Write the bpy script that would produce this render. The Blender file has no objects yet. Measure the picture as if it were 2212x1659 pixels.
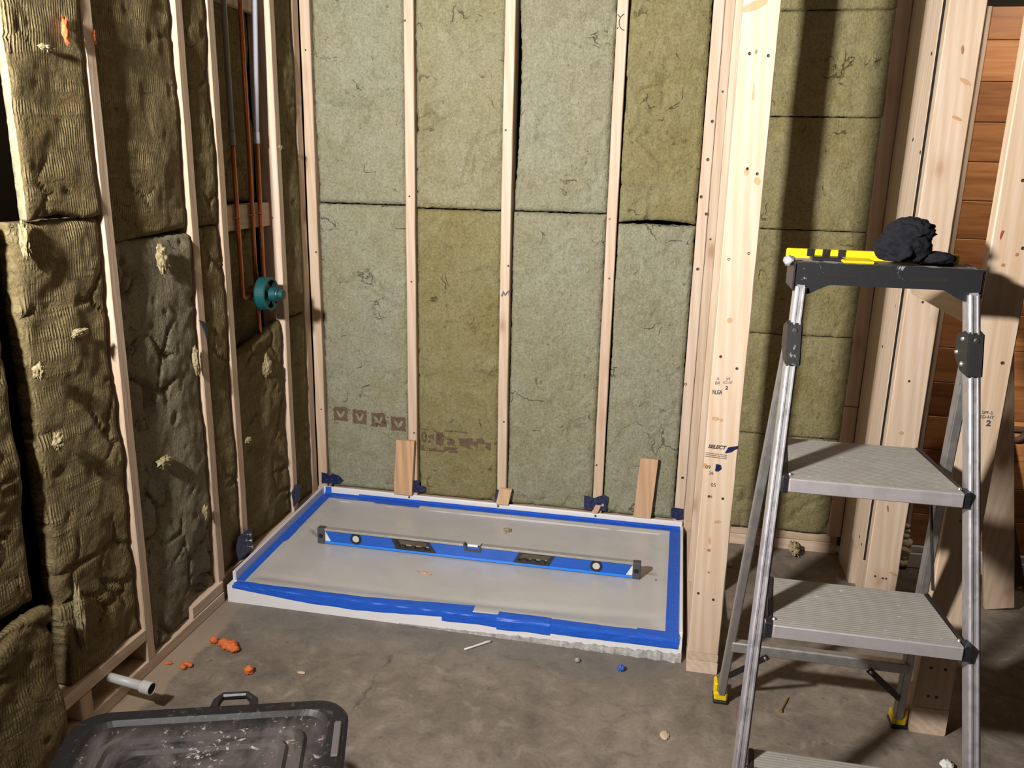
import bpy, bmesh, math, random
from mathutils import Vector, Matrix, noise
random.seed(7)
S = bpy.context.scene
COL = S.collection
PI = math.pi

# ------------------------------------------------------------------ camera
CAMP = Vector((1.4265, -3.137, 1.4631)); YAW, PITCH, ROLL, FPX = 0.1925, 0.2605, 0.0223, 1789.95
f = Vector((-math.sin(YAW)*math.cos(PITCH), math.cos(YAW)*math.cos(PITCH), -math.sin(PITCH)))
r = Vector((math.cos(YAW), math.sin(YAW), 0)); u = r.cross(f)
r2 = math.cos(ROLL)*r + math.sin(ROLL)*u; u2 = -math.sin(ROLL)*r + math.cos(ROLL)*u
cam = bpy.data.cameras.new('camera'); camo = bpy.data.objects.new('camera', cam); COL.objects.link(camo)
M = Matrix((r2, u2, -f)).transposed().to_4x4(); M.translation = CAMP
camo.matrix_world = M
cam.sensor_width = 36.0; cam.lens = FPX*36.0/2212.0; cam.clip_start = 0.02
S.camera = camo

# ------------------------------------------------------------------ world, light, exposure
w = bpy.data.worlds.new('world'); S.world = w; w.use_nodes = True
w.node_tree.nodes['Background'].inputs[0].default_value = (0.9, 0.78, 0.62, 1)
w.node_tree.nodes['Background'].inputs[1].default_value = 0.012
S.view_settings.view_transform = 'Standard'; S.view_settings.look = 'None'
S.view_settings.gamma = 1.0; S.view_settings.exposure = 0.0; S.view_settings.use_curve_mapping = False
LP = Vector((0.20, -2.88, 1.90))
la = bpy.data.lights.new('work_lamp', 'AREA'); la.shape = 'RECTANGLE'; la.size = 0.15; la.size_y = 0.13
la.spread = math.radians(168); la.energy = 178.0; la.color = (1.0, 0.965, 0.925)
lo = bpy.data.objects.new('work_lamp', la); COL.objects.link(lo); lo.location = LP
lo.rotation_euler = Vector((0.55, 0.80, 0.20)).to_track_quat('-Z', 'Y').to_euler()

lb = bpy.data.lights.new('cedar_fill_light', 'AREA'); lb.shape = 'DISK'; lb.size = 0.12; lb.energy = 2.6; lb.spread = math.radians(80); lb.color = (1.0, 0.90, 0.78)  # unseen fill light added to brighten the cedar boards
lbo = bpy.data.objects.new('cedar_fill_light', lb); COL.objects.link(lbo); lbo.location = (2.62, -0.62, 2.36)
lbo.rotation_euler = Vector((-0.14, 0.70, -0.90)).to_track_quat('-Z', 'Y').to_euler()

# ------------------------------------------------------------------ material helpers
class NB:
    def __init__(s, name):
        s.m = bpy.data.materials.new(name); s.m.use_nodes = True
        s.nt = s.m.node_tree; s.b = s.nt.nodes['Principled BSDF']
    def n(s, t, **kw):
        nd = s.nt.nodes.new(t)
        for k, v in kw.items():
            if k.startswith('_'): setattr(nd, k[1:], v)
            else:
                key = int(k[1:]) if k[0] == 'i' and k[1:].isdigit() else k.replace('__', ' ')
                s.set(nd.inputs[key], v)
        return nd
    def set(s, inp, v):
        if isinstance(v, bpy.types.NodeSocket): s.nt.links.new(v, inp)
        elif isinstance(v, bpy.types.Node): s.nt.links.new(v.outputs[0], inp)
        else:
            if isinstance(v, tuple) and len(v) == 3 and inp.type == 'RGBA': v = (*v, 1)
            inp.default_value = v
    def bs(s, **kw):
        for k, v in kw.items(): s.set(s.b.inputs[k.replace('__', ' ')], v)
    def coord(s, scale=(1, 1, 1), rnd=True):
        tc = s.n('ShaderNodeTexCoord')
        v = tc.outputs['Object']
        if rnd:
            oi = s.n('ShaderNodeObjectInfo')
            mu = s.n('ShaderNodeMath', _operation='MULTIPLY', i0=oi.outputs['Random'], i1=37.0)
            v = s.n('ShaderNodeVectorMath', _operation='ADD', i0=v, i1=mu).outputs[0]
        return s.n('ShaderNodeMapping', Vector=v, Scale=scale).outputs[0]
    def noise(s, v, sc, det=4, rough=0.55, dist=0.0):
        return s.n('ShaderNodeTexNoise', Vector=v, Scale=sc, Detail=det, Roughness=rough, Distortion=dist).outputs[0]
    def ramp(s, fac, stops):
        nd = s.n('ShaderNodeValToRGB', Fac=fac); e = nd.color_ramp.elements
        while len(e) < len(stops): e.new(0.5)
        for el, (p, c) in zip(e, stops):
            el.position = p; el.color = (*c, 1) if isinstance(c, tuple) else (c, c, c, 1)
        return nd.outputs[0]
    def mix(s, fac, a, b, mode='MIX'):
        nd = s.n('ShaderNodeMix', _data_type='RGBA', _blend_type=mode)
        s.set(nd.inputs[0], fac); s.set(nd.inputs[6], a); s.set(nd.inputs[7], b)
        return nd.outputs[2]
    def math(s, op, a, b=0.0, c=0.0):
        return s.n('ShaderNodeMath', _operation=op, i0=a, i1=b, i2=c).outputs[0]
    def bump(s, h, strength=0.5, dist=0.01, normal=None):
        nd = s.n('ShaderNodeBump', Height=h, Strength=strength, Distance=dist)
        if normal is not None: s.set(nd.inputs['Normal'], normal)
        return nd.outputs[0]

def m_wood(name, axis, light, dark, rough=0.62, grain=1.0, knots=True, rings=0.25):
    b = NB(name)
    st = {'x': (0.06, 1, 1), 'y': (1, 0.06, 1), 'z': (1, 1, 0.06)}[axis]
    v = b.coord(st)
    n1 = b.noise(v, 30*grain, 6, 0.6, 0.4)
    n2 = b.noise(v, 140*grain, 3, 0.5)
    n3 = b.noise(v, 9*grain, 3, 0.5, 0.8)
    wv = b.n('ShaderNodeTexWave', Vector=v, Scale=22*grain, Distortion=6.0, Detail=2.0, _wave_type='BANDS', _bands_direction='DIAGONAL').outputs['Fac']
    h = b.math('ADD', b.math('MULTIPLY', n1, 0.55), b.math('MULTIPLY', wv, rings))
    h = b.math('ADD', h, b.math('MULTIPLY', n3, 0.35))
    mid = tuple((a+c)/2 for a, c in zip(light, dark))
    col = b.ramp(h, [(0.30, light), (0.55, mid), (0.85, dark)])
    col = b.mix(b.math('MULTIPLY', n2, 0.22), col, tuple(c*0.72 for c in dark))
    if knots:
        kst = {'x': (0.55, 1, 1), 'y': (1, 0.55, 1), 'z': (1, 1, 0.55)}[axis]
        kv = b.coord(kst)
        vo = b.n('ShaderNodeTexVoronoi', Vector=kv, Scale=8.0)
        msk = b.n('ShaderNodeMath', _operation='GREATER_THAN', i0=b.n('ShaderNodeSeparateColor', Color=vo.outputs['Color']).outputs[0], i1=0.62).outputs[0]
        kd = b.ramp(vo.outputs['Distance'], [(0.04, 1.0), (0.10, 0.8), (0.17, 0.25), (0.30, 0.0)])
        col = b.mix(b.math('MULTIPLY', b.math('MULTIPLY', kd, msk), 0.85), col, (dark[0]*0.62, dark[1]*0.42, dark[2]*0.30))
    oi = b.n('ShaderNodeObjectInfo')
    tint = b.ramp(oi.outputs['Random'], [(0.0, (0.90, 0.86, 0.80)), (1.0, (1.06, 1.05, 1.05))])
    col = b.mix(1.0, col, tint, 'MULTIPLY')
    b.bs(Base__Color=col, Roughness=rough, Normal=b.bump(b.math('ADD', n1, n2), 0.25, 0.002))
    return b.m

PL, PD = (0.60, 0.50, 0.405), (0.48, 0.345, 0.235)
WX, WY, WZ = [m_wood('pine_'+a, a, PL, PD) for a in 'xyz']
WZC = m_wood('cedar_shim', 'z', (0.62, 0.42, 0.24), (0.36, 0.20, 0.10), knots=False)
WCED = m_wood('cedar_plank', 'x', (0.50, 0.235, 0.085), (0.25, 0.085, 0.028), rough=0.45)
WDK = m_wood('dark_board', 'z', (0.10, 0.05, 0.03), (0.05, 0.025, 0.015))

def m_batt(name, ca, cb, cc, rib=False):
    b = NB(name)
    v = b.coord()
    big = b.noise(v, 3.2, 3, 0.6, 0.6); mid = b.noise(v, 17, 6, 0.62, 0.8); fine = b.noise(v, 120, 5, 0.7); fib = b.noise(b.coord((1, 1, 0.35)), 55, 4, 0.7, 1.5)
    col = b.mix(b.ramp(big, [(0.36, 0.0), (0.62, 1.0)]), ca, cb)
    col = b.mix(b.math('MULTIPLY', b.ramp(mid, [(0.45, 0.0), (0.75, 1.0)]), 0.55), col, cc)
    col = b.mix(b.math('MULTIPLY', b.ramp(b.noise(v, 8, 6, 0.7, 1.0), [(0.30, 1.0), (0.42, 0.0)]), 0.55), col, tuple(x*0.62 for x in ca))
    sp = b.ramp(fine, [(0.32, 0.55), (0.55, 1.0), (0.72, 1.25)])
    col = b.mix(0.75, col, sp, 'MULTIPLY')
    pit = b.ramp(b.noise(v, 46, 3, 0.6, 0.5), [(0.285, 1.0), (0.33, 0.0)])
    col = b.mix(b.math('MULTIPLY', pit, 0.55), col, (0.03, 0.025, 0.012))
    wv_ = b.n('ShaderNodeVectorMath', _operation='ADD', i0=v, i1=b.n('ShaderNodeVectorMath', _operation='SCALE', i0=b.n('ShaderNodeTexNoise', Vector=v, Scale=11.0, Detail=5.0).outputs['Color'], Scale=0.16)).outputs[0]
    ve = b.n('ShaderNodeTexVoronoi', Vector=wv_, Scale=7.0, _feature='DISTANCE_TO_EDGE').outputs['Distance']
    ck = b.math('MULTIPLY', b.ramp(ve, [(0.004, 1.0), (0.018, 0.0)]), b.ramp(b.noise(v, 7.5, 4, 0.65), [(0.585, 0.0), (0.65, 1.0)]))
    col = b.mix(b.math('MULTIPLY', ck, 0.6), col, tuple(x*0.16 for x in ca))
    h = b.math('ADD', b.math('MULTIPLY', mid, 1.0), b.math('MULTIPLY', fib, 0.55))
    h = b.math('SUBTRACT', h, b.math('MULTIPLY', ck, 1.2))
    h = b.math('ADD', h, b.math('MULTIPLY', fine, 0.3))
    if rib:
        rows = b.noise(b.coord((0.12, 0.12, 1.0)), 30, 3, 0.6)
        wv = b.n('ShaderNodeTexWave', Vector=b.coord((0.0, 1, 0.12)), Scale=40.0, Distortion=3.4, Detail=4.0, Detail__Scale=4.0, _wave_type='BANDS', _bands_direction='Y').outputs['Fac']
        rm = b.math('MULTIPLY', b.ramp(rows, [(0.42, 0.0), (0.60, 1.0)]), b.ramp(b.noise(v, 9, 4), [(0.40, 0.05), (0.60, 1.0)]))
        rr = b.math('MULTIPLY', wv, rm)
        col = b.mix(b.math('MULTIPLY', rr, 0.62), col, tuple(min(1, x*1.9) for x in cc))
        h = b.math('ADD', h, b.math('MULTIPLY', rr, 0.8))
    b.bs(Base__Color=col, Roughness=0.95, Specular__IOR__Level=0.15, Normal=b.bump(h, 0.75, 0.012))
    return b.m
MB = m_batt('mineral_wool', (0.222, 0.200, 0.106), (0.250, 0.236, 0.148), (0.32, 0.298, 0.195))
MBG = m_batt('mineral_wool_grey', (0.232, 0.218, 0.136), (0.254, 0.248, 0.176), (0.32, 0.308, 0.226))
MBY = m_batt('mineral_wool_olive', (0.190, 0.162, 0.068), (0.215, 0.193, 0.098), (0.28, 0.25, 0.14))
MBL = m_batt('mineral_wool_ribbed', (0.145, 0.107, 0.045), (0.165, 0.127, 0.062), (0.22, 0.18, 0.095), rib=True)
MBD = m_batt('mineral_wool_torn', (0.175, 0.150, 0.098), (0.200, 0.172, 0.115), (0.26, 0.232, 0.155))
def plain_cut():
    b = NB('cream_cut_edge'); v = b.coord(); n = b.noise(v, 40, 5, 0.7)
    b.bs(Base__Color=b.ramp(n, [(0.3, (0.19, 0.155, 0.085)), (0.7, (0.34, 0.30, 0.19))]), Roughness=0.95, Normal=b.bump(n, 0.6, 0.006))
    return b.m
def m_tuft():
    b = NB('wool_tuft'); v = b.coord()
    n = b.noise(v, 90, 5, 0.7)
    b.bs(Base__Color=b.ramp(n, [(0.3, (0.24, 0.18, 0.075)), (0.7, (0.46, 0.40, 0.24))]), Roughness=0.95, Normal=b.bump(n, 1.0, 0.006))
    return b.m
MT = m_tuft()
MCUT = plain_cut()

def plain(name, col, rough=0.5, metal=0.0, spec=0.5, nsc=None, namp=0.25, bump=0.0, **kw):
    b = NB(name)
    c = col
    if nsc:
        v = b.coord(); n = b.noise(v, nsc, 5, 0.6)
        c = b.mix(n, tuple(x*(1-namp) for x in col), tuple(min(1, x*(1+namp)) for x in col))
        if bump: b.bs(Normal=b.bump(n, bump, 0.004))
    b.bs(Base__Color=c, Roughness=rough, Metallic=metal, Specular__IOR__Level=spec, **kw)
    return b.m
M_WHITE = plain('white_acrylic', (0.66, 0.65, 0.66), 0.22, nsc=30, namp=0.03)
M_NAVY = plain('navy_tape', (0.008, 0.013, 0.055), 0.32, nsc=60, namp=0.5, bump=0.6)
M_BLKP = plain('black_plastic', (0.012, 0.012, 0.014), 0.42, nsc=40, namp=0.3, bump=0.1)
M_YEL = plain('yellow_plastic', (0.66, 0.47, 0.008), 0.4, nsc=40, namp=0.12)
M_TEAL = plain('teal_plastic', (0.005, 0.062, 0.066), 0.42, nsc=60, namp=0.2)
M_COPPER = plain('copper', (0.48, 0.17, 0.075), 0.36, metal=0.75, nsc=60, namp=0.35)
M_PEX = plain('white_pex', (0.55, 0.57, 0.66), 0.35)
M_PEXG = plain('grey_pex', (0.20, 0.19, 0.17), 0.45)
M_PVC = plain('grey_pvc', (0.46, 0.455, 0.45), 0.4)
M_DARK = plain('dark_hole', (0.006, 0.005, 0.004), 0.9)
M_INK = plain('stamp_ink', (0.045, 0.04, 0.045), 0.8)
M_INKB = plain('brown_ink', (0.105, 0.062, 0.038), 0.95, nsc=80, namp=0.45)
M_INKR = plain('red_ink', (0.36, 0.15, 0.08), 0.85)
M_STEEL = plain('steel', (0.55, 0.54, 0.52), 0.35, metal=1.0)
M_SCREW = plain('gold_screw', (0.42, 0.30, 0.14), 0.4, metal=0.8)
M_ORANGE = plain('orange_foam', (0.58, 0.135, 0.035), 0.75, nsc=70, namp=0.3, bump=0.5)
M_CLOTH = plain('black_cloth', (0.012, 0.012, 0.015), 0.95, spec=0.1, nsc=220, namp=0.4, bump=0.5)
M_FOAM = plain('cream_foam', (0.72, 0.62, 0.42), 0.75, nsc=60, namp=0.2, bump=0.4)
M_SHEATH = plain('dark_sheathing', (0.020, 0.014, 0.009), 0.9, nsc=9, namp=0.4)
M_LBLUE = plain('level_blue', (0.010, 0.085, 0.42), 0.32, nsc=50, namp=0.10)
M_LGREY = plain('level_grey', (0.36, 0.345, 0.325), 0.38, metal=0.35, nsc=70, namp=0.22)
M_CAPG = plain('end_cap_grey', (0.055, 0.055, 0.058), 0.5)
M_VIAL = plain('clear_vial', (0.52, 0.50, 0.42), 0.15)
M_STICK = plain('white_sticker', (0.62, 0.63, 0.62), 0.5, nsc=60, namp=0.25)
M_PLATEC = plain('kick_mortar', (0.30, 0.29, 0.275), 0.9, nsc=60, namp=0.75, bump=1.0)
M_BLUEB = plain('blue_plastic', (0.02, 0.09, 0.36), 0.45)

def m_tape():
    b = NB('painters_tape'); v = b.coord()
    n = b.noise(v, 55, 3, 0.6, 0.6); n2 = b.noise(b.coord((1, 3, 1)), 14, 3, 0.5, 1.0)
    col = b.mix(n2, (0.005, 0.060, 0.42), (0.012, 0.115, 0.58))
    b.bs(Base__Color=col, Roughness=0.5, Normal=b.bump(b.math('ADD', n2, b.math('MULTIPLY', n, 0.3)), 0.5, 0.006))
    return b.m
M_TAPE = m_tape()
def m_film():
    b = NB('protective_film'); v = b.coord()
    n = b.noise(v, 4, 2, 0.45, 0.8); n2 = b.noise(v, 10, 2, 0.5, 1.2)
    col = b.mix(n, (0.385, 0.370, 0.356), (0.475, 0.466, 0.456))
    b.bs(Base__Color=col, Roughness=b.ramp(n2, [(0.3, 0.20), (0.7, 0.42)]), Specular__IOR__Level=0.7, Normal=b.bump(b.math('ADD', b.math('MULTIPLY', n, 1.0), b.math('MULTIPLY', n2, 0.07)), 0.30, 0.012))
    return b.m
M_FILM = m_film()
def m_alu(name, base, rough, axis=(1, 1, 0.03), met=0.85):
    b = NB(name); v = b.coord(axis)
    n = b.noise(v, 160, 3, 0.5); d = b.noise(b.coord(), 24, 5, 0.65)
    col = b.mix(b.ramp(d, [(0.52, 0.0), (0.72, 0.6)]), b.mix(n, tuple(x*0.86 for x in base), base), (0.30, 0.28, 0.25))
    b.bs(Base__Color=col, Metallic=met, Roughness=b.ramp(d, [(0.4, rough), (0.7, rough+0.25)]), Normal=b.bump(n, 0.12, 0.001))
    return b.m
M_ALU = m_alu('aluminium_rail', (0.66, 0.64, 0.66), 0.36)
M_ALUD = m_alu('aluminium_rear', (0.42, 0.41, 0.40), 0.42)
M_ALUF = m_alu('aluminium_step_front', (0.50, 0.46, 0.475), 0.45, (0.03, 1, 1), 0.55)
def m_tread():
    b = NB('dusty_tread'); v = b.coord((0.12, 1, 1)); w_ = b.coord()
    n = b.noise(v, 90, 4, 0.6); d = b.noise(w_, 11, 6, 0.65, 0.8); sp = b.noise(w_, 60, 5, 0.7)
    col = b.mix(n, (0.21, 0.198, 0.176), (0.33, 0.315, 0.29))
    col = b.mix(b.ramp(d, [(0.35, 0.75), (0.55, 0.0)]), col, (0.24, 0.225, 0.195))
    col = b.mix(b.ramp(sp, [(0.62, 0.0), (0.70, 0.6)]), col, (0.60, 0.60, 0.60))
    rib = b.n('ShaderNodeTexWave', Vector=w_, Scale=38.0, _wave_type='BANDS', _bands_direction='Y').outputs['Fac']
    b.bs(Base__Color=col, Roughness=0.72, Metallic=0.1, Normal=b.bump(b.math('ADD', rib, n), 0.35, 0.002))
    return b.m
M_TREAD = m_tread()
def m_splat(name, base, splat, thr, sc=40, rough=0.5):
    b = NB(name); v = b.coord()
    n = b.noise(v, sc, 6, 0.65, 0.6); g = b.noise(v, 7, 3, 0.5)
    k = b.math('ADD', n, b.math('MULTIPLY', b.math('SUBTRACT', g, 0.5), 0.55))
    f_ = b.ramp(k, [(thr, 0.0), (thr+0.05, 1.0)])
    b.bs(Base__Color=b.mix(f_, base, splat), Roughness=b.mix(f_, (rough,)*3, (0.85,)*3), Normal=b.bump(n, 0.15, 0.003))
    return b.m
M_CAP = m_splat('ladder_cap_black', (0.013, 0.013, 0.015), (0.22, 0.26, 0.28), 0.645, 34, 0.45)
M_BRK = m_splat('bracket_black', (0.014, 0.013, 0.013), (0.20, 0.18, 0.17), 0.70, 60, 0.5)
def m_lid():
    b = NB('tote_lid_black'); v = b.coord()
    smear = b.noise(b.coord((1, 0.45, 1)), 9, 6, 0.65, 1.2); spk = b.noise(v, 55, 5, 0.7, 0.5); g = b.noise(v, 3.5, 2)
    pos = b.n('ShaderNodeSeparateXYZ', Vector=b.n('ShaderNodeTexCoord').outputs['Object'])
    ax = b.math('ABSOLUTE', pos.outputs[0])
    inner = b.math('MULTIPLY', b.ramp(ax, [(0.20, 1.0), (0.235, 0.0)]), b.ramp(pos.outputs[1], [(0.30, 1.0), (0.345, 0.0)]))
    f1 = b.math('MULTIPLY', b.ramp(smear, [(0.36, 0.0), (0.62, 1.0)]), b.math('ADD', b.math('MULTIPLY', inner, 0.85), 0.05))
    col = b.mix(f1, (0.011, 0.0105, 0.011), (0.085, 0.072, 0.066))
    f2 = b.math('MULTIPLY', b.ramp(b.math('ADD', spk, b.math('MULTIPLY', g, 0.35)), [(0.765, 0.0), (0.83, 1.0)]), b.math('ADD', inner, 0.12))
    col = b.mix(f2, col, (0.32, 0.275, 0.255))
    b.bs(Base__Color=col, Specular__IOR__Level=0.25, Roughness=b.mix(f1, (0.42,)*3, (0.85,)*3), Normal=b.bump(spk, 0.12, 0.003))
    return b.m
M_LID = m_lid()
def m_floor():
    b = NB('concrete_floor'); tc = b.n('ShaderNodeTexCoord').outputs['Object']
    v = tc
    n1 = b.noise(v, 2.6, 6, 0.6, 0.5); n2 = b.noise(v, 13, 8, 0.65, 0.6); n3 = b.noise(v, 90, 6, 0.7)
    col = b.mix(b.ramp(n1, [(0.35, 0.0), (0.65, 1.0)]), (0.145, 0.119, 0.093), (0.225, 0.187, 0.148))
    col = b.mix(b.ramp(n2, [(0.30, 0.75), (0.50, 0.0)]), col, (0.095, 0.083, 0.071))
    col = b.mix(b.ramp(n2, [(0.54, 0.0), (0.72, 0.7)]), col, (0.31, 0.27, 0.225))
    col = b.mix(0.5, col, b.ramp(n3, [(0.3, 0.7), (0.7, 1.25)]), 'MULTIPLY')
    col = b.mix(b.ramp(b.noise(v, 34, 3, 0.5), [(0.66, 0.0), (0.72, 0.75)]), col, (0.10, 0.09, 0.08))
    sx = b.n('ShaderNodeSeparateXYZ', Vector=tc)
    wob = b.math('MULTIPLY', b.math('SUBTRACT', b.noise(v, 9, 5, 0.7), 0.5), 0.10)
    # worn strip along the left plate (lighter, bare) and grey dust before the tray
    xx = b.math('ADD', sx.outputs[0], wob)
    col = b.mix(b.math('MULTIPLY', b.ramp(xx, [(0.072, 1.0), (0.088, 0.0)]), 0.9), col, (0.29, 0.225, 0.160))
    yy = b.math('ADD', sx.outputs[1], b.math('MULTIPLY', wob, 2.5))
    gd = b.math('MULTIPLY', b.ramp(yy, [(0.0, 0.0), (1.0, 1.0)]), 1.0)
    band = b.math('MULTIPLY', b.n('ShaderNodeMapRange', Value=yy, i1=-1.10, i2=-0.90, i3=0.0, i4=1.0).outputs[0], b.n('ShaderNodeMapRange', Value=xx, i1=1.55, i2=1.45, i3=0.0, i4=1.0).outputs[0])
    col = b.mix(b.math('MULTIPLY', band, 0.45), col, (0.125, 0.121, 0.114))
    # crack running from the tray towards the camera
    cx = b.math('ADD', sx.outputs[0], b.math('MULTIPLY', b.math('SUBTRACT', b.noise(v, 14, 6, 0.7), 0.5), 0.07))
    cl = b.math('ABSOLUTE', b.math('SUBTRACT', cx, b.math('ADD', 0.735, b.math('MULTIPLY', sx.outputs[1], 0.075))))
    seg = b.math('MULTIPLY', b.n('ShaderNodeMapRange', Value=sx.outputs[1], i1=-0.98, i2=-1.03).outputs[0], b.ramp(b.noise(v, 16, 4, 0.7), [(0.42, 0.0), (0.58, 1.0)]))
    cr = b.math('MULTIPLY', b.ramp(cl, [(0.002, 1.0), (0.007, 0.0)]), seg)
    col = b.mix(b.math('MULTIPLY', cr, 0.85), col, (0.055, 0.05, 0.045))
    h = b.math('ADD', b.math('MULTIPLY', n2, 0.7), b.math('MULTIPLY', n3, 0.25))
    h = b.math('SUBTRACT', h, b.math('MULTIPLY', cr, 0.8))
    b.bs(Base__Color=col, Roughness=0.85, Specular__IOR__Level=0.25, Normal=b.bump(h, 0.35, 0.006))
    return b.m
M_FLOOR = m_floor()

# ------------------------------------------------------------------ geometry helpers (world coordinates in, object origin at its base)
def tag(o, label=None, cat=None, group=None, kind=None):
    if label: o['label'] = label
    if cat: o['category'] = cat
    if group: o['group'] = group
    if kind: o['kind'] = kind
    return o
def wloc(p):
    v = Vector((0, 0, 0))
    while p is not None:
        v = v + p.location; p = p.parent
    return v
def link(name, bm, mat, parent=None, origin=None, smooth=False):
    bmesh.ops.recalc_face_normals(bm, faces=bm.faces)
    if origin is None:
        if parent is not None: origin = wloc(parent)
        else:
            xs = [v.co for v in bm.verts]
            origin = Vector(((min(c.x for c in xs)+max(c.x for c in xs))/2, (min(c.y for c in xs)+max(c.y for c in xs))/2, min(c.z for c in xs)))
    origin = Vector(origin)
    bmesh.ops.translate(bm, verts=bm.verts, vec=-origin)
    me = bpy.data.meshes.new(name); bm.to_mesh(me); bm.free()
    if smooth:
        for p in me.polygons: p.use_smooth = True
    me.materials.append(mat)
    o = bpy.data.objects.new(name, me); COL.objects.link(o)
    if parent is not None:
        o.parent = parent; o.location = origin - wloc(parent)
    else: o.location = origin
    return o
def thing(name, loc, label, cat, group=None):
    o = bpy.data.objects.new(name, None); COL.objects.link(o); o.location = loc; o.empty_display_size = 0.05
    return tag(o, label, cat, group)
def bx(bm, x0, x1, y0, y1, z0, z1, bev=0.0, seg=1):
    g = bmesh.ops.create_cube(bm, size=1.0)
    vs = g['verts']
    for v in vs:
        v.co = Vector(((x0+x1)/2+v.co.x*(x1-x0), (y0+y1)/2+v.co.y*(y1-y0), (z0+z1)/2+v.co.z*(z1-z0)))
    if bev:
        es = list({e for v in vs for e in v.link_edges})
        bmesh.ops.bevel(bm, geom=es, offset=bev, segments=seg, affect='EDGES', profile=0.5)
    return bm
def box(*a, **k): return bx(bmesh.new(), *a, **k)
def beam(bm, a, b, wx, wy, bev=0.0, up=Vector((0, 1, 0))):
    """a bar from a to b, section wx (sideways) by wy (along up)"""
    a, b = Vector(a), Vector(b); d = (b-a).normalized(); up = Vector(up)
    s = d.cross(up).normalized(); t = s.cross(d).normalized()
    vs = []
    for p in (a, b):
        for i, j in ((-1, -1), (1, -1), (1, 1), (-1, 1)): vs.append(bm.verts.new(p+s*(i*wx/2)+t*(j*wy/2)))
    fs = [bm.faces.new(vs[:4][::-1]), bm.faces.new(vs[4:])]
    for i in range(4): fs.append(bm.faces.new((vs[i], vs[(i+1) % 4], vs[4+(i+1) % 4], vs[4+i])))
    if bev:
        es = list({e for f_ in fs for e in f_.edges})
        bmesh.ops.bevel(bm, geom=es, offset=bev, segments=2, affect='EDGES')
    return bm
def tube(bm, pts, rad, seg=14, cap=True):
    pts = [Vector(p) for p in pts]; rings = []
    rads = rad if isinstance(rad, (list, tuple)) else [rad]*len(pts)
    ref = None
    for i, p in enumerate(pts):
        d = (pts[min(i+1, len(pts)-1)]-pts[max(i-1, 0)]).normalized()
        if ref is None: ref = d.orthogonal().normalized()
        s = (ref - d*ref.dot(d)).normalized(); ref = s; t = d.cross(s)
        rings.append([bm.verts.new(p+(s*math.cos(2*PI*k/seg)+t*math.sin(2*PI*k/seg))*rads[i]) for k in range(seg)])
    for A, B in zip(rings, rings[1:]):
        for k in range(seg): bm.faces.new((A[k], A[(k+1) % seg], B[(k+1) % seg], B[k]))
    if cap: bm.faces.new(rings[0][::-1]); bm.faces.new(rings[-1])
    return bm
def grid(bm, P, nrm, th):
    """slab over a grid of points: top sheet P[i][j], bottom sheet offset by -nrm*th"""
    n = Vector(nrm)*th
    T = [[bm.verts.new(p) for p in row] for row in P]; B = [[bm.verts.new(Vector(p)-n) for p in row] for row in P]
    I, J = len(P), len(P[0])
    for i in range(I-1):
        for j in range(J-1):
            bm.faces.new((T[i][j], T[i+1][j], T[i+1][j+1], T[i][j+1])); bm.faces.new((B[i][j], B[i][j+1], B[i+1][j+1], B[i+1][j]))
    for i in range(I-1):
        bm.faces.new((T[i][0], B[i][0], B[i+1][0], T[i+1][0])); bm.faces.new((T[i][-1], T[i+1][-1], B[i+1][-1], B[i][-1]))
    for j in range(J-1):
        bm.faces.new((T[0][j], T[0][j+1], B[0][j+1], B[0][j])); bm.faces.new((T[-1][j], B[-1][j], B[-1][j+1], T[-1][j+1]))
    return bm
def prism(bm, poly, axis, a, b, bev=0.0):
    """polygon in the plane across axis, extruded a..b. poly points are the two remaining coordinates in xyz order"""
    def P(p, t): return Vector((t, p[0], p[1])) if axis == 'x' else Vector((p[0], t, p[1])) if axis == 'y' else Vector((p[0], p[1], t))
    A = [bm.verts.new(P(p, a)) for p in poly]; B = [bm.verts.new(P(p, b)) for p in poly]
    fs = [bm.faces.new(A), bm.faces.new(B[::-1])]
    for i in range(len(poly)):
        j = (i+1) % len(poly); fs.append(bm.faces.new((A[i], B[i], B[j], A[j])))
    if bev:
        bmesh.ops.bevel(bm, geom=list({e for f_ in fs for e in f_.edges}), offset=bev, segments=2, affect='EDGES')
    return bm
def lump(bm, c, rx, ry, rz, seed, amp=0.3, fr=2.5, sub=3, ridge=False, mat=None):
    g = bmesh.ops.create_icosphere(bm, subdivisions=sub, radius=1.0)
    off = Vector((seed*3.17, seed*1.3, -seed*2.1))
    for v in g['verts']:
        d = v.co.normalized()
        k = noise.noise(d*fr+off)+0.5*noise.noise(d*fr*2.3+off)
        if ridge: k = 0.6-1.6*abs(noise.noise(d*fr+off))+0.5*noise.noise(d*fr*2.6+off)
        s = 1+amp*k
        v.co = Vector((d.x*rx*s, d.y*ry*s, d.z*rz*s))
        if mat is not None: v.co = mat @ v.co
        v.co += Vector(c)
    return bm
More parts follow.
